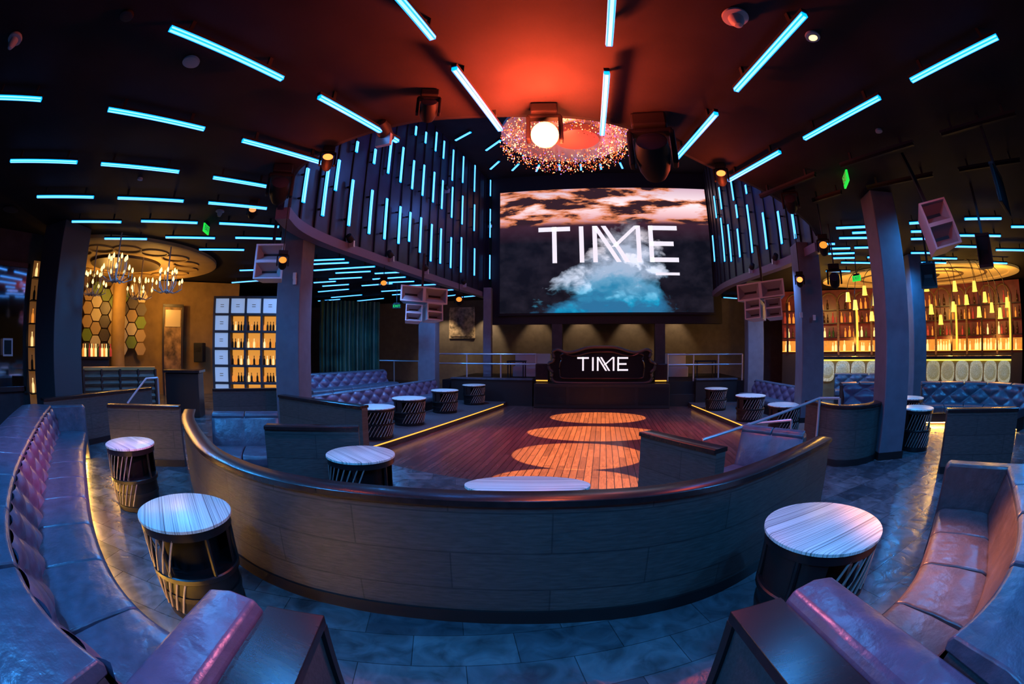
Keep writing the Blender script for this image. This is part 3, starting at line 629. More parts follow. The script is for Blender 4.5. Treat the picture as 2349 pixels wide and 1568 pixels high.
for nm,m,n in (('crystal_beads',M['beadA'],900),('crystal_beads',M['beadC'],520),('crystal_beads',M['beadD'],900),('crystal_beads',M['beadB'],220)):
    mb=MB()
    for k in range(n):
        r=.72+.93*math.sqrt(random.random()); a=random.random()*2*pi; z=random.uniform(-.32,.15); s=random.uniform(.010,.019)
        p=Vector((r*math.cos(a),r*math.sin(a),z)); mb.add([p+Vector(d)*s for d in((1,0,0),(-1,0,0),(0,1,0),(0,-1,0),(0,0,1.4),(0,0,-1.4))],[(0,2,4),(2,1,4),(1,3,4),(3,0,4),(2,0,5),(1,2,5),(3,1,5),(0,3,5)])
    o=build(mb,nm,m,ch,world=False,smooth=False); o['kind']='stuff'
# ---------------- stage lights
def mkhead(label,lm,big=False):
    t=thing('moving_head',label,'stage light',(0,0,0))
    build(MB().box((0,0,-.07),(.32,.24,.14)),'base',M['matte'],t,world=False,bev=.02,smooth=False)
    build(MB().box((0,0,-.16),(.40,.12,.05)).box((-.19,0,-.33),(.05,.13,.34)).box((.19,0,-.33),(.05,.13,.34)),'yoke',M['matte'],t,world=False,bev=.015,smooth=False)
    mt=Matrix.Rotation(R(112 if big else 62),4,'X')
    hd=build(MB().lathe([(.03,-.2),(.1,-.19),(.14,-.1),(.15,0),(.15,.12),(.135,.2),(.11,.2)],(0,0,-.43),20,mt),'head',M['matte'],t,world=False)
    build(MB().lathe([(.001,.27),(.08,.255),(.135,.22),(.158,.18)],(0,0,-.43),24,mt) if big else MB().lathe([(.001,.205),(.115,.205),(.13,.2)],(0,0,-.43),20,mt),'lens',lm,hd,world=False)
    return t
HD={}
def head(px,py,D,sc,kind,label):
    d=ray(px,py); el=d.z/math.hypot(d.x,d.y)
    if D is None: D=(4.19-.43*sc-1.75)/el
    c=P(px,py,D); az=math.atan2(c.x,c.y); loc=Vector((c.x,c.y,c.z+.43*sc)); m={'off':M['lens'],'red':M['redlens'],'amber':M['amberlens'],'burst':M['burst']}[kind]
    rz=-az
    if kind not in HD:
        t=HD[kind]=mkhead(label,m,kind=='burst'); t.location=loc; t.rotation_euler=(0,0,rz); t.scale=(sc,)*3; t['group']='moving head stage lights'
    else: t=dup(HD[kind],loc,rz,label,'moving head stage lights',sc)
    if 4.15-loc.z>.06:
        build(MB().tube([(0,0,0),(0,0,(4.2-loc.z)/sc)],.02),'hanging_rod',M['black'],t,world=False)
    return c
b0=head(1250,313,None,.85,'burst','moving head shining blinding orange beside the crystal chandelier')
head(982,255,None,.55,'off','unlit black moving head hanging left of the chandelier')
r0=head(750,374,None,.5,'red','red glowing moving head at the near left ceiling edge')
head(640,440,None,.9,'off','black moving head hanging at the corner of left balcony')
head(1500,365,None,1.2,'off','largest black moving head hanging in front of the screen')
r1=head(1656,410,None,.5,'red','red glowing moving head at the right ceiling edge')
head(1815,470,None,.7,'off','black moving head by the right balcony front')
head(1890,572,7.6,.6,'amber','amber lit moving head below the right balcony corner')
head(1915,645,9,.8,'off','black moving head hanging right of the blue right column')
head(648,605,6.2,.45,'amber','amber lit moving head below the left speaker')
head(1835,648,9.6,.55,'red','red lit stage light above the blue right column')
head(578,490,None,.5,'amber','small amber stage light left of the balcony corner')
head(1872,525,9.6,.45,'amber','small amber stage light on the right balcony corner')
head(880,655,11.0,.6,'amber','amber stage light under the left balcony near speaker cluster')
head(1053,692,13.5,.7,'amber','amber stage light beside the left stage column')
sp0=None
for i,(px,py) in enumerate([(793,545),(885,583),(966,614),(1055,643),(1112,668),(1790,612),(1735,622)]):
    D=onpath(px,py,LW if px<1400 else RW)
    if not D: continue
    c=D[0]; side='left' if px<1400 else 'right'
    loc=Vector((c.x+(.16 if px<1400 else -.16),c.y,4.0)); lab=f'small spotlight on the {side} balcony lip, {ORD[i if i<5 else i-5]} from the near corner'
    if sp0 is None:
        sp0=thing('spotlight',lab,'stage light',loc,0,'balcony lip spotlights')
        build(MB().lathe([(.04,-.12),(.08,-.1),(.09,.05),(.07,.14),(.03,.16)],(0,0,.12),14,Matrix.Rotation(R(60),4,'X')),'can',M['black'],sp0,world=False)
        build(MB().box((0,0,.02),(.18,.05,.14)),'bracket',M['chrome'],sp0,world=False,smooth=False)
    else: dup(sp0,loc,0,lab,'balcony lip spotlights')
for i,(px,py) in enumerate([(1018,440),(1118,520),(858,330)]):
    h=onpath(px,py,LW); c=h[0] if i<2 else P(px,py,4.3)
    t=dup(sp0,Vector((c.x+.12,c.y,c.z)),0,['small spotlight among upright tubes at middle of left balcony front','small spotlight beside the left edge of the screen','small spotlight under the ceiling edge left of the chandelier'][i],'balcony front spotlights')
# ---------------- speakers
def speaker(px,py,D,wd,h,cols,rows_,label,rx=0,m=M['spk'],name='hanging_speaker',dp=.45,top=True,ry=0,tp=.8,yaw=0,hm=None):
    c=P(px,py,D); az=math.atan2(c.x,c.y); t=thing(name,label,'speaker',c,-az); t.rotation_euler=(R(rx),R(ry),-az+R(yaw))
    y=-dp/2
    build(MB().add([(-wd/2,y,-h/2),(wd/2,y,-h/2),(wd/2,y,h/2),(-wd/2,y,h/2),(-wd/2*tp,-y,-h*.42),(wd/2*tp,-y,-h*.42),(wd/2*tp,-y,h*.42),(-wd/2*tp,-y,h*.42)],[(4,5,6,7),(0,1,5,4),(1,2,6,5),(2,3,7,6),(3,0,4,7)]),'cabinet',m,t,world=False,smooth=False)
    for i in range(cols):
        for j in range(rows_):
            cw,chh=wd/cols,h/rows_; x=-wd/2+cw*(i+.5); z=-h/2+chh*(j+.5); A_,B_=cw/2,chh/2; a,b2=cw*.44,chh*.42; dq=.13
            def rect(hw,hh,yy,sh=0): return [(x-hw,yy,z-hh),(x+hw,yy,z-hh),(x+hw,yy,z+hh),(x-hw,yy,z+hh)]
            rim=MB().add(rect(A_,B_,y)+rect(A_,B_,y-.02)+rect(a,b2,y-.02)+rect(a*.97,b2*.96,y+.01),[(k,(k+1)%4,(k+1)%4+4,k+4) for k in range(4)]+[(k+4,(k+1)%4+4,(k+1)%4+8,k+8) for k in range(4)]+[(k+8,(k+1)%4+8,(k+1)%4+12,k+12) for k in range(4)])
            hr=build(rim,'horn_rim',m,t,world=False,smooth=False)
            fun=MB().add(rect(a*.97,b2*.96,y+.01)+rect(a*.6,b2*.16,y+dq),[(k,(k+1)%4,(k+1)%4+4,k+4) for k in range(4)])
            build(fun,'horn_mouth',hm or M['spkd'],hr,world=False,smooth=False)
            build(MB().add(rect(a*.6,b2*.16,y+dq),[(0,1,2,3)]),'throat',M['black'],hr,world=False,smooth=False)
    if top:
        H=max(.1,4.2-c.z-h/2); build(MB().box((0,0,h/2+H/2),(.05,.05,H)).box((0,0,h/2+.02),(wd*.5,.1,.04)),'bracket',M['black'],t,world=False,smooth=False)
    return t
speaker(2148,528,5.7,.46,.58,1,2,'red lit grey horn speaker hanging right of the tall column',rx=-8,ry=-12,m=mat('speaker_red_light_tint',(.42,.17,.15),.55),tp=.6,yaw=24,hm=mat('speaker_horn_red_light_tint',(.20,.07,.06),.55))  # red light on this grey speaker is put into its base colours
speaker(622,608,7.4,.52,.60,1,2,'grey horn speaker hanging in front of the left square column',rx=-6,tp=.7,yaw=-12)
speaker(968,680,10.8,1.22,.40,2,1,'wide upper speaker of the left cluster near the stage',rx=-6,ry=3,tp=.7,yaw=14)
speaker(947,722,10.7,.42,.42,1,2,'lower left box of the left speaker cluster',top=False,rx=-10,ry=3,yaw=6); speaker(990,720,10.7,.42,.42,1,2,'lower right box of the left speaker cluster',top=False,rx=-10,ry=3,yaw=22)
speaker(1750,670,10.4,1.22,.40,2,1,'wide upper speaker of the right cluster near the stage',rx=-6,ry=-4,tp=.7,yaw=-14)
speaker(1735,714,10.3,.42,.45,1,2,'lower left box of the right speaker cluster',top=False,rx=-10,ry=-4,yaw=-22); speaker(1777,711,10.3,.42,.45,1,2,'lower right box of the right speaker cluster',top=False,rx=-10,ry=-4,yaw=-6)
speaker(2259,580,7.5,.3,.5,1,1,'small dark speaker hanging before the right bar',m=M['darkwall'],hm=M['darkwall']); speaker(2130,635,9.5,.4,.5,1,1,'dark speaker fixed behind the tall right column',m=M['black'],hm=M['black'])
c=P(2297,438,5.2); t=thing('television',"black flat television hanging from the ceiling at far right",'television',c,R(21))
build(MB().box((0,0,0),(.68,.05,.40)),'panel',M['matte'],t,world=False,smooth=False,bev=.01); build(MB().box((0,0,.22),(.6,.07,.03)).box((0,0,(.22+4.2-c.z)/2),(.04,.04,4.2-c.z-.22)),'bracket',M['black'],t,world=False,smooth=False)
# ---------------- ceiling fittings
def disc(px,py,r,label,m,cat='ceiling fitting',name='ceiling_sensor',dome=True):
    p=Zp(px,py,ZC); t=thing(name,label,cat,(p.x,p.y,ZC)); build(MB().lathe([(r*.9,0),(r,-.01),(r,-.03),(r*.7,-.035)],n=24),'plate',M['spkd'] if m!='black' else M['black'],t,world=False)
    build(MB().lathe([(r*.6,-.03),(r*.55,-.08),(r*.3,-.12),(.001,-.13)],n=20) if dome else MB().lathe([(r*.6,-.036),(.001,-.037)],n=20),'dome' if dome else 'lens',M[m] if m!='white' else M['spkd'],t,world=False)
disc(1685,35,.11,'white dome camera on ceiling above the centre right','white','camera','dome_camera'); disc(440,138,.09,'round white smoke detector on the upper left ceiling','white','smoke detector','smoke_detector',False)
disc(37,85,.1,'white security camera at the upper left corner','white','camera','security_camera'); disc(1862,80,.07,'lit recessed downlight glowing yellow on ceiling','warm','downlight','downlight',False)
disc(293,32,.07,'dark recessed downlight near top left','black','downlight','downlight',False); disc(25,478,.22,'round black ceiling vent at far left','black','vent','ceiling_vent',False)
disc(2015,297,.05,'tiny round ceiling sensor on the right ceiling','white','sensor','ceiling_sensor',False); disc(322,408,.05,'tiny round ceiling sensor on the left ceiling','white','sensor','ceiling_sensor',False); disc(505,482,.09,'white dome camera near the left green sign','white','camera','dome_camera')
# exit signs
def exitsign(px,py,D,s,rz,label):
    c=P(px,py,D); t=thing('exit_sign',label,'exit sign',c,rz); edge_=abs(rz)>.6
    pl=build(MB().box((0,0,0),(s,.03,s*.5)),'plate',M['green'] if edge_ else M['black'],t,world=False,smooth=False)
    build(MB().box((0,0,s*.25+.02),(s*.7,.06,.05)).box((0,0,(s*.25+4.2-c.z)/2),(.02,.02,4.2-c.z-s*.25)),'mount',M['black'],t,world=False,smooth=False)
    cu=bpy.data.curves.new('exit','FONT'); cu.body='EXIT'; cu.size=s*.42; cu.align_x='CENTER'; cu.align_y='CENTER'; cu.extrude=.003
    ob=bpy.data.objects.new('tmp',cu); COL.objects.link(ob); bpy.context.view_layer.update(); me=bpy.data.meshes.new_from_object(ob.evaluated_get(bpy.context.evaluated_depsgraph_get())); bpy.data.objects.remove(ob)
    me.materials.clear(); me.materials.append(M['white'] if edge_ else M['green']); o=bpy.data.objects.new('lettering',me); COL.objects.link(o); o.parent=pl; o.rotation_euler=(R(90),0,0); o.location=(0,-.02,0)
exitsign(910,702,15,.3,R(20),'small green lettered exit sign below the left balcony')
exitsign(1940,410,6.3,.36,R(-112),'tilted green exit sign seen edge on at right ceiling'); exitsign(473,525,8.8,.34,R(124),'green exit sign seen edge on at left ceiling'); exitsign(1965,638,12,.3,R(-70),'little green exit sign before the right bar')
# ---------------- right bar
def arc(D,x0,x1,n=24): return [xy(arcP(x0+(x1-x0)*i/n,D)) for i in range(n+1)]
DB=19.5
A=arc(DB,1795,2345,26)
bb=thing('back_bar','curved red back bar with lit bottle shelves at right','bar shelving',(A[13][0],A[13][1],0))
build(MB().sweep(A,[(0,0),(0,4.15),(.15,4.15),(.15,0)]),'back_panel',M['barback'],bb)
SH=(1.5,2.1,2.7,3.25)
for z in SH: build(MB().sweep(A,[(-.4,z),(-.4,z+.04),(0,z+.04),(0,z)]),'shelf',M['wood'],bb)
build(MB().sweep(A,[(-.03,1.55),(-.03,2.0),(-.005,2.0),(-.005,1.55)]),'added_glow_band',M['glowband'],bb)
LA=plen(A); prev=None
for k in range(15):
    p=at(A,LA*(k+.3)/15); N=Vector((p[0],p[1])).normalized(); q=Vector(p)-N*.42
    build(MB().box((q.x,q.y,2.5),(.10,.08,2.2),rz=math.atan2(-N.x,N.y)),'upright',M['brown'] if k%2 else M['wood'],bb,smooth=False)
    if prev is not None:
        m_=(prev+q)/2; e=(q-prev)/2
        build(MB().tube([(m_.x-e.x*math.cos(pi*i/12),m_.y-e.y*math.cos(pi*i/12),3.55+.42*math.sin(pi*i/12)) for i in range(13)],.04,6),'arch',M['brown'],bb)
    prev=q
for px in (1842,1967,2072,2195,2318):
    p=arcP(px,DB-.45); build(MB().tube([(p.x,p.y,1.55),(p.x,p.y,3.3)],.055,10),'light_column',M['glow2'],bb)
build(MB().sweep(A,[(-.42,0),(-.42,1.46),(0,1.46),(0,0)]),'cabinet',M['wood2'],bb)
build(MB().sweep(A,[(-.38,1.54),(-.38,1.57),(-.33,1.57),(-.33,1.54)]),'shelf_light',M['amberled'],bb)
BP=[]
for m in BOT:
    BP.append(proto(MB().lathe([(.04,0),(.045,.01),(.045,.18),(.035,.22),(.015,.25),(.014,.32),(.018,.325),(.018,.35),(.001,.35)],n=10),'bottle',m,True))
def bottle(p,k,label,group,sc=1):
    o=bpy.data.objects.new('bottle',BP[k]); COL.objects.link(o); o.location=p; o.scale=(sc,)*3; tag(o,label,'bottle',group)
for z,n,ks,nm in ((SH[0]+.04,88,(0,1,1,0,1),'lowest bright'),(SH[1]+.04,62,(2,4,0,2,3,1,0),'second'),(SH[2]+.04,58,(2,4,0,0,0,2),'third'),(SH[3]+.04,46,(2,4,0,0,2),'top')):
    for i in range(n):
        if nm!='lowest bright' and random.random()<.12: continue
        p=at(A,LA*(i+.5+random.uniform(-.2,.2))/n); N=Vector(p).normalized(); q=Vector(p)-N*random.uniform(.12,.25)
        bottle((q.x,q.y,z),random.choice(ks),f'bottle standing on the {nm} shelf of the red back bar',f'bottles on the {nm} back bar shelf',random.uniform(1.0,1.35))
Bp=arc(15.2,1880,2320,20)
bc_=thing('bar_counter','curved bar counter with lit carved front panels at right','bar counter',(Bp[10][0],Bp[10][1],0))
HB=.14
build(MB().sweep(Bp,[(-.08,1.2+HB),(-.08,1.28+HB),(.7,1.28+HB),(.7,1.2+HB)]),'counter_top',M['wood'],bc_)
build(MB().sweep(Bp,[(.05,0),(.05,1.2+HB),(.5,1.2+HB),(.5,0)]),'body',M['yellow'],bc_)
LB=plen(Bp)
for k in range(13):
    p=at(Bp,LB*(k+.5)/13); N=Vector(p).normalized(); q=Vector(p); wd=LB/13*.92
    mt=Matrix.Translation((q.x,q.y,.80+HB))@Matrix.Rotation(math.atan2(-N.x,N.y),4,'Z')
    mb=MB()
    oc=[(wd/2*math.copysign(abs(math.cos(a))**.6,math.cos(a)),.34*math.copysign(abs(math.sin(a))**.6,math.sin(a))) for a in [2*pi*i/24 for i in range(24)]]
    mb.vprism(oc,-.05,.04); m2=MB().lathe([(.24,0),(.2,.05),(.10,.08),(.001,.05)],(0,-.05,0),16,Matrix.Rotation(R(90),4,'X'))
    mb.v=[tuple(mt@Vector(v)) for v in mb.v]; m2.v=[tuple(mt@Vector(v)) for v in m2.v]
    cp_=build(mb,'carved_panel',M['barpanel'],bc_); build(m2,'medallion',M['barpanel2'],cp_)
build(MB().sweep(Bp,[(-.03,1.14+HB),(-.03,1.18+HB),(.04,1.18+HB),(.04,1.14+HB)]),'glow_strip',mat('lime_led',(.1,.1,.01),.5,es=1.5,ecol=(.85,.75,.1)),bc_)
rc=arcP(2130,16.8); rn=thing('ceiling_ring','round cream lit ceiling recess above the right bar','ceiling feature',(rc.x,rc.y,4.12),-math.atan2(rc.x,rc.y)); rn.scale=(1.75,1,1)
build(MB().lathe([(2.6,.075),(2.6,.0),(2.5,-.02),(2.3,.0),(2.3,.05),(.001,.07)],n=56),'recess',mat('lit_cream_recess',(.55,.40,.17),.7,es=.12,ecol=(1,.55,.14)),rn,world=False)  # slight emission painted in as bar light on the cream recess
build(MB().lathe([(.4,.05),(.3,-.03),(.001,-.05)],n=24),'boss',M['wood'],rn,world=False)
for rr_ in (1.0,1.65):
    build(MB().tube([(rr_*math.cos(2*pi*i/40),rr_*math.sin(2*pi*i/40),.045) for i in range(41)],.035,6,False),'moulding',M['brown'],rn,world=False)
def pendant(px,py,D,label):
    c=P(px,py,D)
    top=Vector((rc.x,rc.y,4.0)); d=Vector((top.x-c.x,top.y-c.y,0)); d=d.normalized()*min(d.length,random.uniform(.4,1.2))
    t=thing('pendant_lamp',label,'pendant lamp',c,0,'yellow pendant lamps over the right bar')
    build(MB().lathe([(.055,.13),(.065,.08),(.085,-.11),(.10,-.155),(.085,-.155),(.055,.11)],n=16),'shade',M['shade'],t,world=False)
    pts=[Vector((0,0,.12)),Vector((0,0,.3))]; H=4.1-c.z
    e=Vector((d.x,d.y,H))
    for k in range(1,9): s=k/8; pts.append(Vector((e.x*s,e.y*s,.3+(H-.3)*(s**.5)+.1*math.sin(pi*s))))
    build(MB().tube(pts,.011,6),'cord',M['wood2'],t,world=False)
for i,(px,py) in enumerate([(1962,698),(1983,665),(2000,724),(2007,688),(2022,724),(2040,703),(2125,655),(2136,708),(2158,732),(2190,655),(2187,702),(2217,686),(2246,714),(2259,680),(2275,704),(2294,717),(1945,680),(2310,692),(2235,655)]):
    pendant(px,py,13.4+(i%3)*.5,'yellow glass pendant lamp over the right bar, '+f'number {i+1} counted roughly from the left')
# ---------------- left bar
Lp=[xy(arcP(x,17)) for x in (60,120,180,260,345,420,500,545)]
struct(MB().sweep(catmull(Lp,4),[(0,0),(0,4.15),(.2,4.15),(.2,0)]),'wall_left_bar',M['yellow'])
lc=arcP(275,13.6); ln=thing('ceiling_ring','round cream lit ceiling feature above the left bar','ceiling feature',(lc.x,lc.y,4.08))
build(MB().lathe([(3.2,.11),(3.2,.03),(3.1,.0),(1.2,.04),(1.2,.1)],n=56),'soffit',M['cream'],ln,world=False)
build(MB().lathe([(1.3,.06),(1.25,-.03),(.001,-.05)],n=36),'dark_disc',M['disc'],ln,world=False)
mb=MB()
for k in range(16):
    a=2*pi*k/16; mb.tube([(math.cos(a)*2.2+.42*math.cos(b*pi/8),math.sin(a)*2.2+.42*math.sin(b*pi/8),.005) for b in range(17)],.03,5,False)
build(mb,'plaster_rings',M['cream2'],ln,world=False)
BULB=proto(MB().lathe([(.001,-.05),(.026,-.03),(.034,.0),(.02,.045),(.001,.075)],n=8),'bulb',M['warm'],True)
for i,(px,py,D) in enumerate([(268,618,9.8),(213,652,11.4),(322,664,12.4),(384,646,10.8)]):
    c=P(px,py,D); lab=f'gold candelabra chandelier over the left bar, '+['nearest and largest one','leftmost one','lowest central one','rightmost one'][i]
    t=thing('chandelier',lab,'chandelier',c,i,'candelabra chandeliers over the left bar'); H=4.1-c.z
    build(MB().tube([(0,0,-.25),(0,0,.1),(0,0,H)],.02),'stem',M['copper'],t,world=False)
    build(MB().sph((0,0,-.22),.06,8),'hub',M['copper'],t,world=False)
    for k in range(14):
        a=2*pi*k/14; r=.42 if k%2 else .24; z=-.04 if k%2 else .2; cs,sn=math.cos(a),math.sin(a)
        ar=build(MB().tube([(0,0,-.2),(cs*r*.5,sn*r*.5,-.26),(cs*r,sn*r,-.16+z*.6),(cs*r,sn*r,z)],.011,6),'arm',M['copper'],t,world=False)
        o=bpy.data.objects.new('bulb',BULB); COL.objects.link(o); o.parent=ar; o.location=(cs*r,sn*r,z+.045)
# hexagon wall tiles
O=arcP(186,16.5);E=arcP(350,16.5); d=(E-O); LL=d.length; d.normalize(); rz=math.atan2(d.y,d.x)
HX=[proto(MB().vprism([(.24*math.cos(R(60*k)),.24*math.sin(R(60*k))) for k in range(6)],-.06,.06),'hex_tile',m) for m in (M['hexg'],M['hexw'],M['hexb'],M['hext'])]
nc=int(LL/.39)
hn=['green','cream','dark brown','tan']
for i in range(nc):
    for j in range(5):
        k=random.choice((0,0,1,2,2,2,3)); p=O+d*(.25+i*.39); z=1.65+j*.455+(.227 if i%2 else 0)
        o=bpy.data.objects.new('hexagon_tile',HX[k]); COL.objects.link(o); o.location=(p.x,p.y,z); o.rotation_euler=(0,0,rz); tag(o,f'{hn[k]} hexagonal padded tile on the yellow bar wall','wall tile',f'{hn[k]} hexagon tiles')
p=arcP(270,15.9); t=thing('bar_pillar','round brown pillar behind the left bar chandeliers','column',(p.x,p.y,0)); build(MB().lathe([(.28,0),(.28,4.05)],n=20),'shaft',M['yellow'],t,world=False); build(MB().lathe([(.36,0),(.36,.15),(.28,.2)],n=20),'foot',M['wood'],t,world=False)
Lb=[xy(arcP(x,14.6)) for x in (182,215,250)]
t=thing('left_bar_counter','dark bar counter with bottles under the hexagon tiles','bar counter',(Lb[1][0],Lb[1][1],0)); build(MB().sweep(Lb,[(0,0),(0,1.35),(.5,1.35),(.5,0)]),'body',M['wood2'],t); build(MB().sweep(Lb,[(-.1,1.35),(-.1,1.42),(.55,1.42),(.55,1.35)]),'counter_top',M['wood'],t)
for i in range(14):
    q=at(Lb,plen(Lb)*(i+.5)/14); bottle((q[0]-.1,q[1]+.15,1.42),(0,1,3,4,1)[i%5],'bottle standing on the left bar under hexagon tiles','bottles on the left bar',1.1)
p0=arcP(374,16.6); p1=arcP(417,16.6); dd=p1-p0; rz=math.atan2(dd.y,dd.x); t=thing('door_1','x','x',(p0.x,p0.y,0),rz); del t['label'],t['category']; t['kind']='structure'
build(MB().box((dd.length/2,0,1.6),(dd.length,.1,3.2)),'panel',mat('patterned_door',(.22,.13,.06),.6,ns=3,na=.9),t,world=False,smooth=False); build(MB().box((dd.length/2,-.07,2.75),(dd.length*.8,.03,.6)),'glass',mat('door_glass',(.5,.42,.28),.3),t,world=False,smooth=False)
build(MB().box((0,-.04,1.6),(.08,.14,3.2)).box((dd.length,-.04,1.6),(.08,.14,3.2)).box((dd.length/2,-.04,3.2),(dd.length+.08,.14,.1)),'frame',M['wood2'],t,world=False,smooth=False)
Wp=[xy(arcP(x,10.9)) for x in (190,270,355)]
t=thing('ribbed_bench_wall','brown ribbed low wall with brass top before the left bar','partition',(Wp[1][0],Wp[1][1],0)); rf=build(MB().sweep(Wp,[(0,.1),(0,1.2),(.2,1.2),(.2,.1)]),'ribbed_front',M['brown'],t); build(MB().sweep(Wp,[(-.04,1.2),(-.04,1.27),(.24,1.27),(.24,1.2)]),'top_rail',mat('brass',(.6,.4,.15),.3,.6),t); build(MB().sweep(Wp,[(-.02,0),(-.02,.1),(.2,.1),(.2,0)]),'plinth',M['wood2'],t)
for x in (190,232,274,316,355): q=arcP(x,10.87); build(MB().box((q.x,q.y,.65),(.06,.06,1.15)),'mullion',M['wood2'],t,smooth=False)
for z in (.25,.4,.55,.7,.85,1.0): build(MB().sweep(Wp,[(-.03,z),(-.05,z+.05),(-.03,z+.1),(0,z+.1),(0,z)]),'rib',M['brown'],rf)
p=arcP(422,11.6); t=thing('host_stand','dark wooden host stand beside the bottle display','stand',(p.x,p.y,0),.7); build(MB().box((0,0,.55),(1.0,.6,1.1)),'body',M['wood2'],t,world=False,smooth=False,bev=.02); build(MB().box((0,-.02,1.14),(1.1,.7,.06)),'top',M['wood'],t,world=False,smooth=False)
p=P(458,808,16.6); t=thing('wall_machine','black machine mounted on the yellow wall','machine',(p.x,p.y,p.z-.3),.7); build(MB().box((0,0,.3),(.4,.5,.7)),'body',M['black'],t,world=False,smooth=False,bev=.03); build(MB().box((0,-.26,.42),(.22,.02,.16)),'display',M['gloss'],t,world=False,smooth=False)  # ATM-like box on the wall
# lit bottle display
A0=arcP(490,12.8);B0=arcP(637,12.4); dd=B0-A0; Wd=dd.length; rz=math.atan2(dd.y,dd.x)
ds=thing('bottle_display','tall lit display cabinet of white squares and amber cubbies','display cabinet',(A0.x,A0.y,0),rz)
z0=.25; z1=3.15; ncl,nrw=4,6; cw=Wd/ncl; rh=(z1-z0)/nrw
mb=MB().box((Wd/2,.4,(z0+z1)/2),(Wd+.06,.05,z1-z0+.06)).box((Wd/2,.2,z0/2),(Wd,.4,z0))
for i in range(ncl+1): mb.box((i*cw,.18,(z0+z1)/2),(.06,.42,z1-z0+.06))
for j in range(nrw+1): mb.box((Wd/2,.18,z0+j*rh),(Wd,.42,.06))
build(mb,'frame',M['darkwall'],ds,world=False,smooth=False)
mt=Matrix.Translation(ds.location)@Matrix.Rotation(rz,4,'Z')
for j in range(nrw):
    for i in range(ncl):
        c=((i+.5)*cw,.0,z0+(j+.5)*rh)
        if i==0 or j==nrw-1:
            sq=build(MB().box((c[0],.05,c[2]),(cw-.08,.1,rh-.08)),'light_square',M['lightbox'],ds,world=False,smooth=False)
            mk=MB()
            for s in (-.03,.03): mk.box((c[0],-.005,c[2]+s),(cw*.22,.01,.014))
            build(mk,'printed_mark',M['hexb'],sq,world=False,smooth=False)
        else:
            build(MB().box((c[0],.36,c[2]),(cw-.07,.02,rh-.07)),'amber_back',M['cubby'],ds,world=False,smooth=False)
            for k in range(5):
                q=mt@Vector((c[0]-cw*.36+cw*.72*k/4,.2,z0+j*rh+.03)); bottle(q,random.choice((0,2,2,1)),f'bottle in amber cubby, {ORD[nrw-1-j]} row from top, column {i} of the display','bottles in the lit display',.74)
# curtain
mb=MB(); q0=arcP(733,17);q1=arcP(872,17.5); dd=q1-q0; nn=Vector((-dd.y,dd.x,0)).normalized(); rws=[]
for j in range(2):
    rws.append([q0+dd*(i/120)+nn*(.09*math.sin(i*.75)+.03*math.sin(i*1.9))+Vector((0,0,(.02,3.6)[j])) for i in range(121)])
build(mb.grid(rws),'curtain',M['curtain'],label='dark green pleated curtain below the left balcony',cat='curtain')
t=thing('wall_mirror','tall dark framed mirror on the far left wall','mirror',(-11.1,.7,.9)); build(MB().box((-11.12,.4,2.1),(.05,2.3,2.6)),'glass',mat('mirror_glass',(.4,.45,.5),.05,1),t,smooth=False); build(MB().box((-11.08,1.6,2.1),(.1,.1,2.8)).box((-11.08,-.8,2.1),(.1,.1,2.8)).box((-11.08,.4,3.45),(.1,2.4,.1)).box((-11.08,.4,.8),(.1,2.4,.1)),'frame',M['wood2'],t,smooth=False)
q=P(18,796,10.6); t=thing('lit_picture','small bright framed notice at the far left edge','picture',q,R(82)); build(MB().box((0,0,0),(.3,.04,.36)),'frame',M['white'],t,world=False,smooth=False); build(MB().box((0,-.025,0),(.22,.01,.28)),'print',M['gloss'],t,world=False,smooth=False)
t=thing('bottle_niche','narrow lit bottle niche beside the far left mirror','shelf',(-11,2.0,0)); build(MB().box((-11.15,1.98,2.0),(.05,.5,3.2)),'back',mat('niche_back',(.2,.1,.05),.5,es=.1,ecol=(1,.4,.1)),t,smooth=False)
for k in range(6):
    build(MB().box((-11.0,1.98,.7+k*.5),(.3,.5,.03)),'shelf',M['wood'],t,smooth=False)
    for s in (-.15,0,.15): bottle((-11.0,1.98+s,.715+k*.5),random.choice((0,1,2)),'bottle in the narrow niche at far left','bottles in the far left niche',.9)
p=Yp(1060,740,20.8); build(MB().box((p.x,20.8,p.z),(1.4,.08,1.6)).box((p.x,20.74,p.z),(1.2,.05,1.4)),'wall_panel',mat('shimmer_panel',(.4,.32,.22),.3,ns=6,na=.8),label='shimmering square wall panel left of the stage',cat='wall art',smooth=False)
# ---------------- lamps and added fills
for px,py,rx_,ry_,e in ((1372,957,1.55,1.1,15000),(1362,993,1.75,1.0,15000),(1327,1043,1.4,1.12,13500),(1300,1107,1.3,.85,12000)):
    p=Zp(px,py,ZD); o=lamp('SPOT',(p.x,p.y,6.2),(1,.50,.13),e,.02,None,2*math.atan(ry_/6.65),.05); o.scale=(rx_/ry_,1,1)
lamp('SPOT',(0,10.2,6.0),(.9,.13,.20),1100,.3,(0,10.3,ZD),R(78),.9)  # added red-violet wash for the dance floor, without a fixture
lamp('SPOT',(-3.2,12,3.9),(1,.12,.08),700,.1,(-2.6,9.6,ZD),R(50),.9); lamp('SPOT',(2.9,12,3.9),(1,.12,.10),450,.1,(2.4,11,ZD),R(50),.9)
lamp('SPOT',b0+Vector((0,-.22,-.16)),(1,.08,.025),1700,.16,b0+Vector((0.05,-.9,3)),R(172),.6)  # added upward spot, stands in for red haze below the ceiling
lamp('SPOT',b0+Vector((0,-.1,-.5)),(1,.05,.02),200,.2,b0+Vector((0.1,-1.2,2)),R(120),1)  # second added upward spot for the same red haze
lamp('POINT',b0+Vector((.1,.4,-.1)),(1,.16,.05),90,.05)
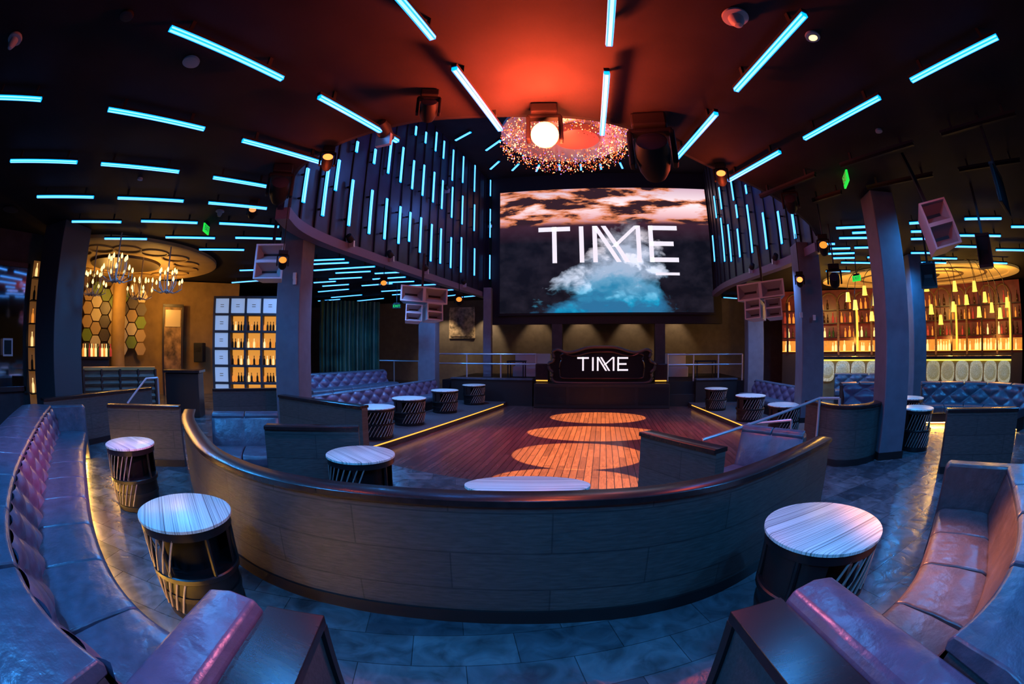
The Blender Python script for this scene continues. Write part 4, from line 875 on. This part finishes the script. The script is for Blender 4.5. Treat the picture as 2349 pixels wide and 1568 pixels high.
lamp('POINT',cc+Vector((0,0,-.6)),(1,.14,.06),110,.3); lamp('POINT',(.5,13.0,5),(1,.12,.16),45,.2)
lamp('POINT',r0+Vector((0,0,-.3)),(1,.10,.03),26,.06); lamp('POINT',r1+Vector((0,0,-.3)),(1,.10,.03),50,.06)
lamp('SPOT',r1+Vector((0,0,-.4)),(1,.32,.09),4200,.1,(2.3,1.45,.45),R(21),1)
lamp('SPOT',b0+Vector((0,0,-.45)),(1,.14,.42),1500,.1,(-5.0,.75,.8),R(30),.9)
lamp('SPOT',b0+Vector((0,0,-.45)),(1,.25,.50),380,.1,(-1.2,.5,.7),R(22),1)
lamp('SPOT',b0+Vector((0,0,-.45)),(1,.25,.50),330,.1,(.9,.8,.7),R(20),1)
lamp('SPOT',(3.1,2.7,3.9),(1,.22,.18),32,.05,P(2148,528,5.7),R(46),.8)  # added red spot to tint the right speaker, no fixture here
BL=(.035,.34,1)
for x,y,e in ((-3.2,2.4,200),(-5.8,3.4,240),(-1.5,-1.4,270),(1.4,-.9,230),(-3.6,-.8,520),(3.4,1.0,330),(2.6,3.6,160),(-.4,3.0,55),(5.8,4.6,240),(-8.2,4.6,230),(-7.2,8.5,270),(-7.2,12.5,300),(8.0,8.6,310),(7.0,12.5,280),(9.5,4.5,310)):  # added blue fill spots, make up for the tubes' weak light
    lamp('SPOT',(x,y,3.95),BL,e,.12,(x,y+.001,0),R(168),.6)
for x,y in ((-4.75,8.5),(-4.7,11),(-4.5,13.8),(4.55,10.2),(4.2,13)):  # added blue fill under the lips to bring out the banquettes
    lamp('SPOT',(x,y,3.75),(.14,.36,1),360,.1,(x*1.3,y,-.2),R(130),.8)
for x,y,z in ((-3.6,9,6.5),(-3.6,13,6.5),(3.4,11,6.3)):  # added blue fill points in the atrium, no fixtures here
    lamp('POINT',(x,y,z),(.04,.24,1),85,.2)
for q in ((-11.5,6.0,3.3),(-13.2,7.5,3.2),(-13.8,5.3,3.2)): lamp('POINT',q,(1,.48,.09),105,.15)
for px,D in ((1900,15.9),(2050,15.9),(2180,15.9),(2300,15.9)):
    q=arcP(px,D,3.3); lamp('POINT',q,(1,.52,.10),120,.15)
for px in (1850,1960,2070,2180,2290):
    q=arcP(px,DB-1.2,2.0); lamp('POINT',q,(1,.38,.06),40,.1)
for x in (-3.2,-1,1.4,3.6): lamp('SPOT',(x,20.2,3.9),(1,.65,.35),150,.05,(x,20.7,.5),R(70),.6)
lamp('SPOT',(-5.6,19.9,3.9),(1,.7,.4),250,.05,(-5.8,20.8,2),R(60),.6); lamp('SPOT',(-8,19.5,3.9),(1,.7,.4),200,.05,(-8,20.8,1.5),R(70),.6)
